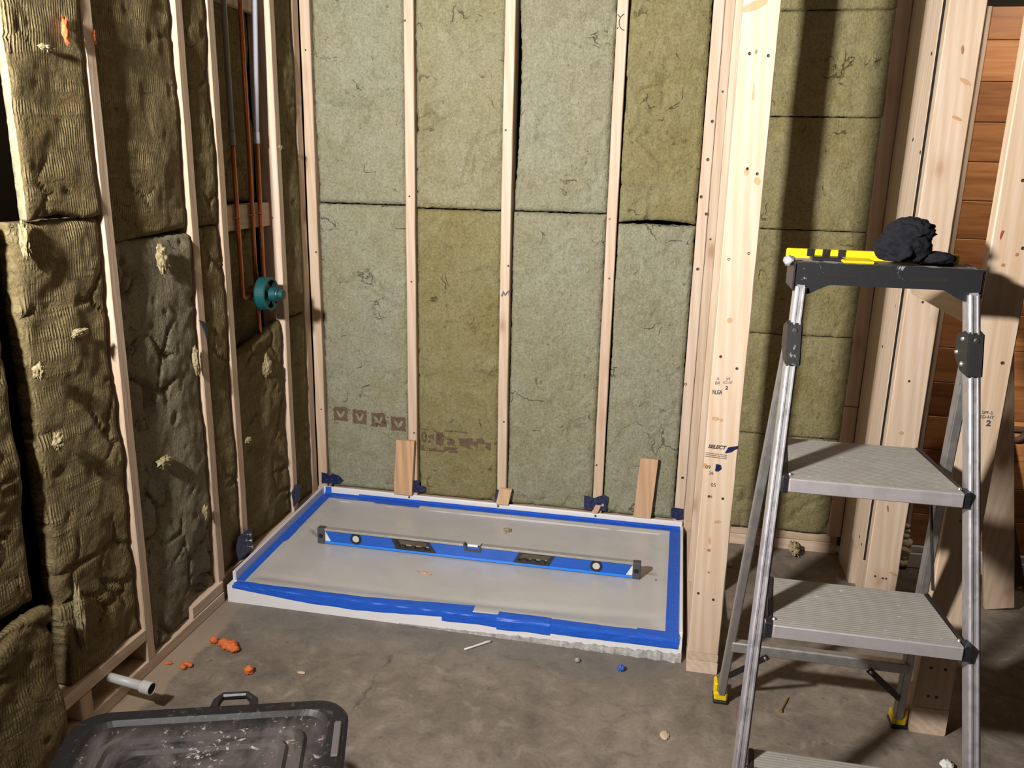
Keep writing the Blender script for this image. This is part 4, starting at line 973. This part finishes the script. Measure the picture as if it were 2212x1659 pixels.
# ================================================================== STEP LADDER
LXC = 1.870
lad = thing('step_ladder', (LXC, -1.30, 0), 'grey aluminium step ladder standing at the right, black and yellow top', 'ladder')
def yf(z): return -1.620+0.305*z
def hw(z): return 0.2575-0.0585*z
for s in (-1, 1):
    bm = bmesh.new(); rw = 0.024
    a = Vector((LXC+s*(hw(0.03)-rw/2), yf(0.03)+0.022, 0.03)); c = Vector((LXC+s*(hw(1.215)-rw/2), yf(1.215)+0.022, 1.215))
    beam(bm, a, c, rw, 0.044, 0.004)
    off = Vector((0, -0.0225, 0))   # raised beads on the front face
    beam(bm, a+off+Vector((0.006, 0, 0)), c+off+Vector((0.006, 0, 0)), 0.0035, 0.004); beam(bm, a+off-Vector((0.006, 0, 0)), c+off-Vector((0.006, 0, 0)), 0.0035, 0.004)
    link('front_rail', bm, M_ALU, lad)
    bm = bmesh.new(); bx(bm, LXC+s*(hw(0)-rw/2)-0.019, LXC+s*(hw(0)-rw/2)+0.019, yf(0)-0.004, yf(0)+0.052, 0.012, 0.07, 0.005)
    ft = link('foot', bm, M_YEL, lad); link('sole', box(LXC+s*(hw(0)-rw/2)-0.021, LXC+s*(hw(0)-rw/2)+0.021, yf(0)-0.006, yf(0)+0.054, 0.0, 0.013, 0.003), M_BLKP, ft)
    # rear leg
    bm = bmesh.new(); ra = Vector((LXC+s*0.234, -1.012, 0.03)); rb = Vector((LXC+s*0.186, -1.232, 1.085))
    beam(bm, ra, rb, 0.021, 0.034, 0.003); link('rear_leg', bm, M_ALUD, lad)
    bm = bmesh.new(); bx(bm, LXC+s*0.236-0.018, LXC+s*0.236+0.018, -1.028, -0.980, 0.010, 0.036, 0.004); bx(bm, LXC+s*0.236+(s*0.014)-0.006, LXC+s*0.236+(s*0.014)+0.006, -1.024, -0.984, 0.02, 0.062, 0.004)
    ft = link('rear_foot', bm, M_YEL, lad); link('sole', box(LXC+s*0.236-0.020, LXC+s*0.236+0.020, -1.030, -0.978, 0.0, 0.011, 0.003), M_BLKP, ft)
    # hinge bracket
    zc_ = 1.09; bm = bmesh.new()
    yb = yf(zc_)
    if True:
        xo, xi = LXC+s*(hw(zc_)+0.004), LXC+s*(hw(zc_)-rw-0.004)
        poly = [(yf(1.050)-0.005, 1.050), (yf(1.140)-0.005, 1.140), (yf(1.140)+0.020, 1.143), (yf(1.125)+0.075, 1.125), (yf(1.085)+0.082, 1.078), (yf(1.050)+0.045, 1.052)]
        prism(bm, poly, 'x', min(xo, xi), max(xo, xi), 0.003)
    hb = link('hinge_bracket', bm, M_BRK, lad)
    for (dy, zz) in ((0.030, 1.122), (0.066, 1.088), (0.030, 1.070)):
        p = Vector((xi, yf(zz)+dy, zz)); bm = bmesh.new(); tube(bm, [p, p-Vector((s*0.004, 0, 0))], [0.006, 0.004], 12); link('rivet', bm, M_STEEL, hb)
    p = Vector((LXC+s*(hw(1.125)-0.010), yf(1.125)-0.005, 1.125)); bm = bmesh.new(); tube(bm, [p, p-Vector((0, 0.003, 0))], [0.006, 0.004], 12); link('rivet', bm, M_STEEL, hb)
    # brace from rear leg to cross bar
    bm = bmesh.new()
    lo_p = Vector((LXC+s*0.224, -1.040, 0.100)); hi_p = Vector((LXC+s*0.130, -1.078, 0.200)) if s < 0 else Vector((LXC+s*0.125, -1.078, 0.200))
    beam(bm, lo_p, hi_p, 0.017, 0.004, 0.001); br_ = link('brace', bm, M_BLKP, lad)
    bm = bmesh.new(); tube(bm, [hi_p-Vector((s*-0.006, 0.0, 0.006)), hi_p-Vector((s*-0.006, 0.006, 0.006))], [0.005, 0.003], 10); link('rivet', bm, M_STEEL, br_)
    # long folding link from rear leg to the steps
    bm = bmesh.new(); beam(bm, (LXC+s*0.176, yf(0.80)+0.245, 0.80), (LXC+s*0.186, yf(0.525)+0.20, 0.535), 0.004, 0.014, 0.001); link('folding_link', bm, M_BRK, lad)
bm = bmesh.new(); bx(bm, LXC-0.224, LXC+0.224, -1.074, -1.048, 0.196, 0.226, 0.003); link('cross_bar', bm, m_alu('aluminium_bar', (0.46, 0.45, 0.44), 0.42, (0.03, 1, 1)), lad)
steps = [(0.823, -1.384, -1.098, 0.174, 0.147), (0.527, -1.482, -1.264, 0.188, 0.166), (0.222, -1.580, -1.492, 0.206, 0.200)]
for z_, y0, y1, h0, h1 in steps:
    bm = bmesh.new()
    prism(bm, [(LXC-h0, y0), (LXC+h0, y0), (LXC+h1, y1), (LXC-h1, y1)], 'z', z_-0.006, z_, 0.001)
    st = link('step', bm, M_TREAD, lad)
    bm = bmesh.new(); bx(bm, LXC-h0, LXC+h0, y0-0.004, y0+0.004, z_-0.031, z_-0.0005, 0.002); link('step_front', bm, M_ALUF, st)
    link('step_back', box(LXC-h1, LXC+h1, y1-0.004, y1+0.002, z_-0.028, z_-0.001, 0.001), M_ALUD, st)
    for s in (-1, 1):
        bm = bmesh.new()
        A = [Vector((LXC+s*(h0+0.006), y0+0.004, z_-0.020)), Vector((LXC+s*(h1+0.006), y1, z_-0.014))]
        beam(bm, A[0], A[1], 0.011, 0.034, 0.002, up=(0, 0, 1)); ob = link('side_bracket', bm, M_BRK, st)
        bm = bmesh.new(); bx(bm, min(LXC+s*(h0+0.001), LXC+s*(hw(z_)-0.022)), max(LXC+s*(h0+0.001), LXC+s*(hw(z_)-0.022)), y0-0.001, y0+0.03, z_-0.034, z_+0.002, 0.002); link('step_joint', bm, M_BLKP, st)
        bm = bmesh.new(); tube(bm, [(LXC+s*(h0-0.004), y0+0.022, z_+0.001), (LXC+s*(h0-0.004), y0+0.022, z_+0.004)], [0.005, 0.003], 10); link('rivet', bm, M_STEEL, st)
# top cap
capp = bpy.data.objects.new('tool_tray', None); COL.objects.link(capp); capp.parent = lad; capp.location = Vector((LXC, -1.17, 1.2))-wloc(lad)
HWC = 0.192; yF = -1.240
poly = [(LXC-HWC, 1.268), (LXC-HWC, 1.208), (LXC-HWC+0.010, 1.200), (LXC-HWC+0.036, 1.200), (LXC-HWC+0.076, 1.224), (LXC+HWC-0.076, 1.224), (LXC+HWC-0.036, 1.200), (LXC+HWC-0.010, 1.200), (LXC+HWC, 1.208), (LXC+HWC, 1.268)]
bm = bmesh.new(); prism(bm, poly, 'y', yF, yF+0.008, 0.002); capf = link('cap_front', bm, M_CAP, capp)
for xs in (LXC-0.098, LXC+0.085):
    link('hand_slot', prism(bmesh.new(), rpoly([(xs-0.038, 1.2385), (xs+0.038, 1.2385), (xs+0.038, 1.2475), (xs-0.038, 1.2475)], 0.004), 'y', yF-0.0006, yF+0.002), M_DARK, capp)
for s in (-1, 1):
    bm = bmesh.new(); bx(bm, min(LXC+s*HWC, LXC+s*(HWC-0.008)), max(LXC+s*HWC, LXC+s*(HWC-0.008)), yF, -1.115, 1.205, 1.268, 0.003); link('cap_side', bm, M_CAP, capp)
    bm = bmesh.new(); tube(bm, [(LXC+s*(HWC-0.022), yF-0.004, 1.2115), (LXC+s*(HWC-0.022), yF+0.001, 1.2115)], [0.004, 0.0065], 14); link('rivet', bm, M_STEEL, capp)
link('cap_top', box(LXC-HWC+0.004, LXC+HWC-0.004, yF+0.004, -1.112, 1.258, 1.266, 0.002), m_splat('cap_top_dusty', (0.05, 0.05, 0.052), (0.26, 0.25, 0.24), 0.55, 30, 0.6), capp)
yl = bmesh.new(); bx(yl, LXC-HWC-0.004, LXC+HWC-0.018, -1.118, -1.098, 1.250, 1.2865, 0.003); link('yellow_edge', yl, M_YEL, capp)
yl = bmesh.new(); bx(yl, LXC-0.085, LXC-0.020, -1.20, -1.118, 1.266, 1.272, 0.002); link('yellow_plate', yl, M_YEL, capp)
bm = bmesh.new()
bm.free()
for xa_ in [LXC-HWC+0.040+0.034*k_ for k_ in range(3)]+[LXC+HWC-0.112+0.030*k_ for k_ in range(3)]: link('ruler_mark', box(xa_, xa_+0.016, -1.1205, -1.117, 1.271, 1.2878, 0.001), M_BLKP, capp)
for xa_ in (LXC-HWC+0.045, LXC+HWC-0.11): link('tool_slot', box(xa_, xa_+0.068, -1.17, -1.125, 1.266, 1.274, 0.002), M_BLKP, capp)
bm = lump(bmesh.new(), (LXC-HWC-0.008, -1.205, 1.268), 0.012, 0.014, 0.012, 3, 0.3, 2, 3); link('cord_hook', bm, plain('clear_hook', (0.28, 0.29, 0.31), 0.3), capp, smooth=True)
# black cloth on the cap
bm = bmesh.new()
lump(bm, (1.905, -1.185, 1.307), 0.054, 0.042, 0.040, 5, 0.20, 1.7, 5, True)
lump(bm, (1.918, -1.182, 1.339), 0.048, 0.038, 0.028, 8, 0.18, 1.8, 5, True)
lump(bm, (1.975, -1.190, 1.284), 0.036, 0.026, 0.014, 9, 0.2, 1.8, 4, True)
for v in bm.verts: v.co.z = max(v.co.z, 1.2750)
tag(link('work_glove', bm, M_CLOTH, smooth=True), 'crumpled black cloth glove lying on the ladder top', 'glove')

# ================================================================== TOTE
tyaw = math.radians(18.5); bd_ = Vector((math.cos(tyaw), math.sin(tyaw), 0)); nd_ = Vector((-math.sin(tyaw), math.cos(tyaw), 0))
TW, TDp, TZl = 0.265, 0.38, 0.385
tc_ = Vector((0.822, -1.733, 0))-bd_*TW-nd_*TDp
tote = thing('storage_tote', (tc_.x, tc_.y, 0), 'black storage tote with a dusty scuffed lid in the near left corner', 'tote')
tote.rotation_euler = (0, 0, tyaw)
def rr_poly(a, c, rad, seg=8):
    out = []
    for cx, cy, a0 in ((a-rad, c-rad, 0), (-a+rad, c-rad, PI/2), (-a+rad, -c+rad, PI), (a-rad, -c+rad, 3*PI/2)):
        for k_ in range(seg+1): an = a0+PI/2*k_/seg; out.append((cx+rad*math.cos(an), cy+rad*math.sin(an)))
    return out
def local_link(name, bm, mat, parent, smooth=False):
    bmesh.ops.recalc_face_normals(bm, faces=bm.faces)
    me = bpy.data.meshes.new(name); bm.to_mesh(me); bm.free()
    if smooth:
        for p in me.polygons: p.use_smooth = True
    me.materials.append(mat); o = bpy.data.objects.new(name, me); COL.objects.link(o); o.parent = parent; return o
def loft(bm, layers, cap0=True, cap1=True):
    R_ = [[bm.verts.new((x, y, z_)) for x, y in pl] for pl, z_ in layers]; n = len(R_[0])
    for A, B in zip(R_, R_[1:]):
        for k_ in range(n): bm.faces.new((A[k_], A[(k_+1) % n], B[(k_+1) % n], B[k_]))
    if cap0: bm.faces.new(R_[0][::-1])
    if cap1: bm.faces.new(R_[-1])
    return bm
bm = bmesh.new()
loft(bm, [(rr_poly(TW, TDp, 0.062), TZl-0.034), (rr_poly(TW+0.003, TDp+0.003, 0.064), TZl-0.012), (rr_poly(TW-0.002, TDp-0.002, 0.062), TZl-0.003), (rr_poly(TW-0.010, TDp-0.010, 0.056), TZl),
          (rr_poly(TW-0.034, TDp-0.034, 0.050), TZl+0.001), (rr_poly(TW-0.042, TDp-0.042, 0.045), TZl-0.008), (rr_poly(TW-0.072, TDp-0.074, 0.04), TZl-0.010), (rr_poly(TW-0.078, TDp-0.080, 0.038), TZl-0.003),
          (rr_poly(TW-0.086, TDp-0.088, 0.036), TZl-0.003), (rr_poly(TW-0.092, TDp-0.094, 0.034), TZl-0.011), (rr_poly(TW-0.104, TDp-0.106, 0.03), TZl-0.011), (rr_poly(TW-0.110, TDp-0.112, 0.028), TZl-0.004), (rr_poly(TW-0.12, TDp-0.122, 0.025), TZl-0.004), (rr_poly(TW-0.126, TDp-0.128, 0.02), TZl-0.010)])
lid = local_link('lid', bm, M_LID, tote)
bm = bmesh.new(); loft(bm, [(rr_poly(TW-0.075, TDp-0.075, 0.05), 0.0), (rr_poly(TW-0.07, TDp-0.07, 0.05), 0.02), (rr_poly(TW-0.022, TDp-0.022, 0.055), TZl-0.034)]); local_link('tub', bm, M_BLKP, tote)
bm = bmesh.new()
pts = [(-0.040, TDp-0.02, TZl-0.020), (-0.036, TDp+0.032, TZl-0.016), (-0.026, TDp+0.046, TZl-0.014), (0.022, TDp+0.046, TZl-0.014), (0.038, TDp+0.030, TZl-0.016), (0.046, TDp-0.02, TZl-0.020)]
tube(bm, [Vector((p[0]+0.03, p[1], p[2])) for p in pts], [0.010, 0.009, 0.008, 0.008, 0.009, 0.011], 10); local_link('handle', bm, M_BLKP, tote)
bm = bmesh.new(); bx(bm, TW-0.022, TW-0.008, 0.20, 0.30, TZl-0.002, TZl+0.004, 0.002); local_link('latch', bm, plain('lid_latch', (0.10, 0.09, 0.09), 0.5), tote)

# ================================================================== BEYOND THE OPENING
def lean(name, label, a, b_, w_, t_, mat, up):
    bm = bmesh.new(); beam(bm, a, b_, w_, t_, 0.002, up=up); return tag(link(name, bm, mat), label, 'board')
lean('leaning_board', 'pale pine board leaning beyond the nearest right post', (2.606, -0.268, 0.010), (2.41, -0.385, 0.96), 0.094, 0.022, WZ, (0.0, -1, 0))
lean('leaning_board', 'dark brown board leaning right of the pale one', (2.705, -0.10, 0.012), (2.46, -0.10, 0.80), 0.085, 0.02, WDK, (0.0, -1, 0))
bm = bmesh.new(); pts = [(2.655+0.03*math.cos(a), -0.02, 0.575+0.03*math.sin(a)) for a in [PI+k_*PI/10 for k_ in range(11)]]; tube(bm, pts, 0.010, 10); bx(bm, 2.60, 2.72, -0.03, 0.004, 0.578, 0.590, 0.002)
tag(link('wall_hook', bm, plain('bronze', (0.10, 0.055, 0.035), 0.4), smooth=False), 'brown curved hook on the far cedar boards', 'hook')
bm = bmesh.new(); bx(bm, 2.74, 3.25, -0.5, -0.1, 0.0, 0.22, 0.01); tag(link('floor_box', bm, plain('dark_box', (0.02, 0.018, 0.016), 0.7)), 'dark box on the floor at the right edge, in shade', 'box')
bm = bmesh.new()
for i, (zz, q) in enumerate([(0.020, 0.020), (0.045, 0.017), (0.072, 0.024), (0.100, 0.022), (0.126, 0.013), (0.146, 0.010), (0.165, 0.011)]): lump(bm, (2.352+0.004*(i % 2), -0.012+0.002*i, zz+0.004), q, q, q*0.8, i, 0.25, 2, 3)
tag(link('spray_foam', bm, M_FOAM, smooth=True), 'bubbly cream bead of spray foam beside the white baseboard', 'foam')

# ================================================================== LOOSE BITS
def bit(name, label, cat, mat, c, a, bq, cz, seed, amp=0.35, fr=2.4, rot=0.0, group=None):
    return tag(link(name, lump(bmesh.new(), c, a, bq, cz, seed, amp, fr, 4, False, Matrix.Rotation(rot, 3, 'Z')), mat, smooth=True), label, cat, group)
bm = bmesh.new()
for i, (dx, dy, q) in enumerate([(-0.022, 0.012, 0.018), (-0.006, 0.004, 0.020), (0.012, -0.004, 0.019), (0.026, -0.012, 0.014), (0.004, 0.014, 0.014)]): lump(bm, (0.160+dx, -1.094+dy, 0.012), q, q*0.85, q*0.75, i+3, 0.35, 3, 3)
for v in bm.verts: v.co.z = max(v.co.z, 0.0005)
tag(link('foam_scrap', bm, M_ORANGE, smooth=True), 'largest orange foam lump on the concrete near the tray', 'foam')
bit('foam_scrap', 'small orange foam lump left of the largest one', 'foam', M_ORANGE, (0.098, -1.072, 0.010), 0.012, 0.011, 0.011, 11)
bm = bmesh.new(); pts = [(0.090+0.012*math.cos(a), -1.212+0.010*math.sin(a), 0.008) for a in [k_*1.6*PI/9 for k_ in range(10)]]; tube(bm, pts, [0.006, 0.007, 0.006, 0.008, 0.006, 0.007, 0.008, 0.006, 0.007, 0.005], 8); tag(link('foam_scrap', bm, M_ORANGE, smooth=True), 'curled orange foam scrap near the left plate', 'foam')
bit('foam_scrap', 'orange foam lump with straw, nearest to the tote', 'foam', M_ORANGE, (0.281, -1.192, 0.010), 0.013, 0.015, 0.012, 15)
bit('foam_scrap', 'flat orange foam flake against the left plate', 'foam', M_ORANGE, (0.026, -1.205, 0.004), 0.013, 0.006, 0.004, 17)
bit('blue_scrap', 'small blue plastic scrap on the concrete in front of the tray', 'scrap', M_BLUEB, (1.348, -0.930, 0.008), 0.010, 0.009, 0.009, 21, 0.6)
bit('mortar_crumb', 'round grey mortar crumb near the tray front', 'crumb', M_PLATEC, (1.215, -0.915, 0.006), 0.008, 0.008, 0.007, 22)
bit('mortar_crumb', 'grey mortar crumb by the partition plate', 'crumb', M_PLATEC, (1.70, -0.16, 0.008), 0.012, 0.010, 0.009, 23)
bit('wool_tuft', 'tiny olive wool tuft lying on the tray film', 'tuft', MT, (0.845, -0.180, 0.0625), 0.012, 0.012, 0.008, 24, 0.8)
bit('wood_splinter', 'little reddish wood splinter on the tray film in front of the level', 'splinter', WZC, (0.628, -0.590, 0.0605), 0.028, 0.005, 0.003, 25, 0.3, 2, -0.25)
bit('wood_chip', 'pale wood chip on the concrete near the bottom of the frame', 'chip', WX, (1.483, -1.200, 0.003), 0.012, 0.018, 0.003, 26, 0.2)
bit('wood_chip', 'tan wood chip on the concrete between the tote and the tray', 'chip', WX, (0.43, -1.16, 0.003), 0.012, 0.005, 0.003, 27, 0.2)
bm = bmesh.new(); tube(bm, [(0.865, -0.935, 0.004), (0.890, -0.915, 0.005), (0.925, -0.880, 0.005), (0.935, -0.872, 0.004)], [0.003, 0.0035, 0.004, 0.005], 8); tag(link('zip_tie', bm, plain('ivory_plastic', (0.62, 0.59, 0.54), 0.4), smooth=True), 'pale plastic strip on the concrete in front of the tray', 'scrap')
scr = thing('deck_screw', (1.81, -0.995, 0), 'brass coloured deck screw lying under the ladder', 'screw')
bm = bmesh.new(); tube(bm, [(1.800, -1.022, 0.004), (1.824, -0.962, 0.004), (1.827, -0.954, 0.004)], [0.0028, 0.0026, 0.0005], 8); link('shank', bm, M_SCREW, scr)
bm = bmesh.new(); tube(bm, [(1.797, -1.0285, 0.005), (1.800, -1.022, 0.0045)], [0.006, 0.003], 12); link('head', bm, M_SCREW, scr)
bit('plaster_crumb', 'white crumb on the concrete at the bottom right', 'crumb', plain('white_crumb', (0.6, 0.6, 0.58), 0.8), (2.19, -1.16, 0.008), 0.016, 0.014, 0.010, 31)
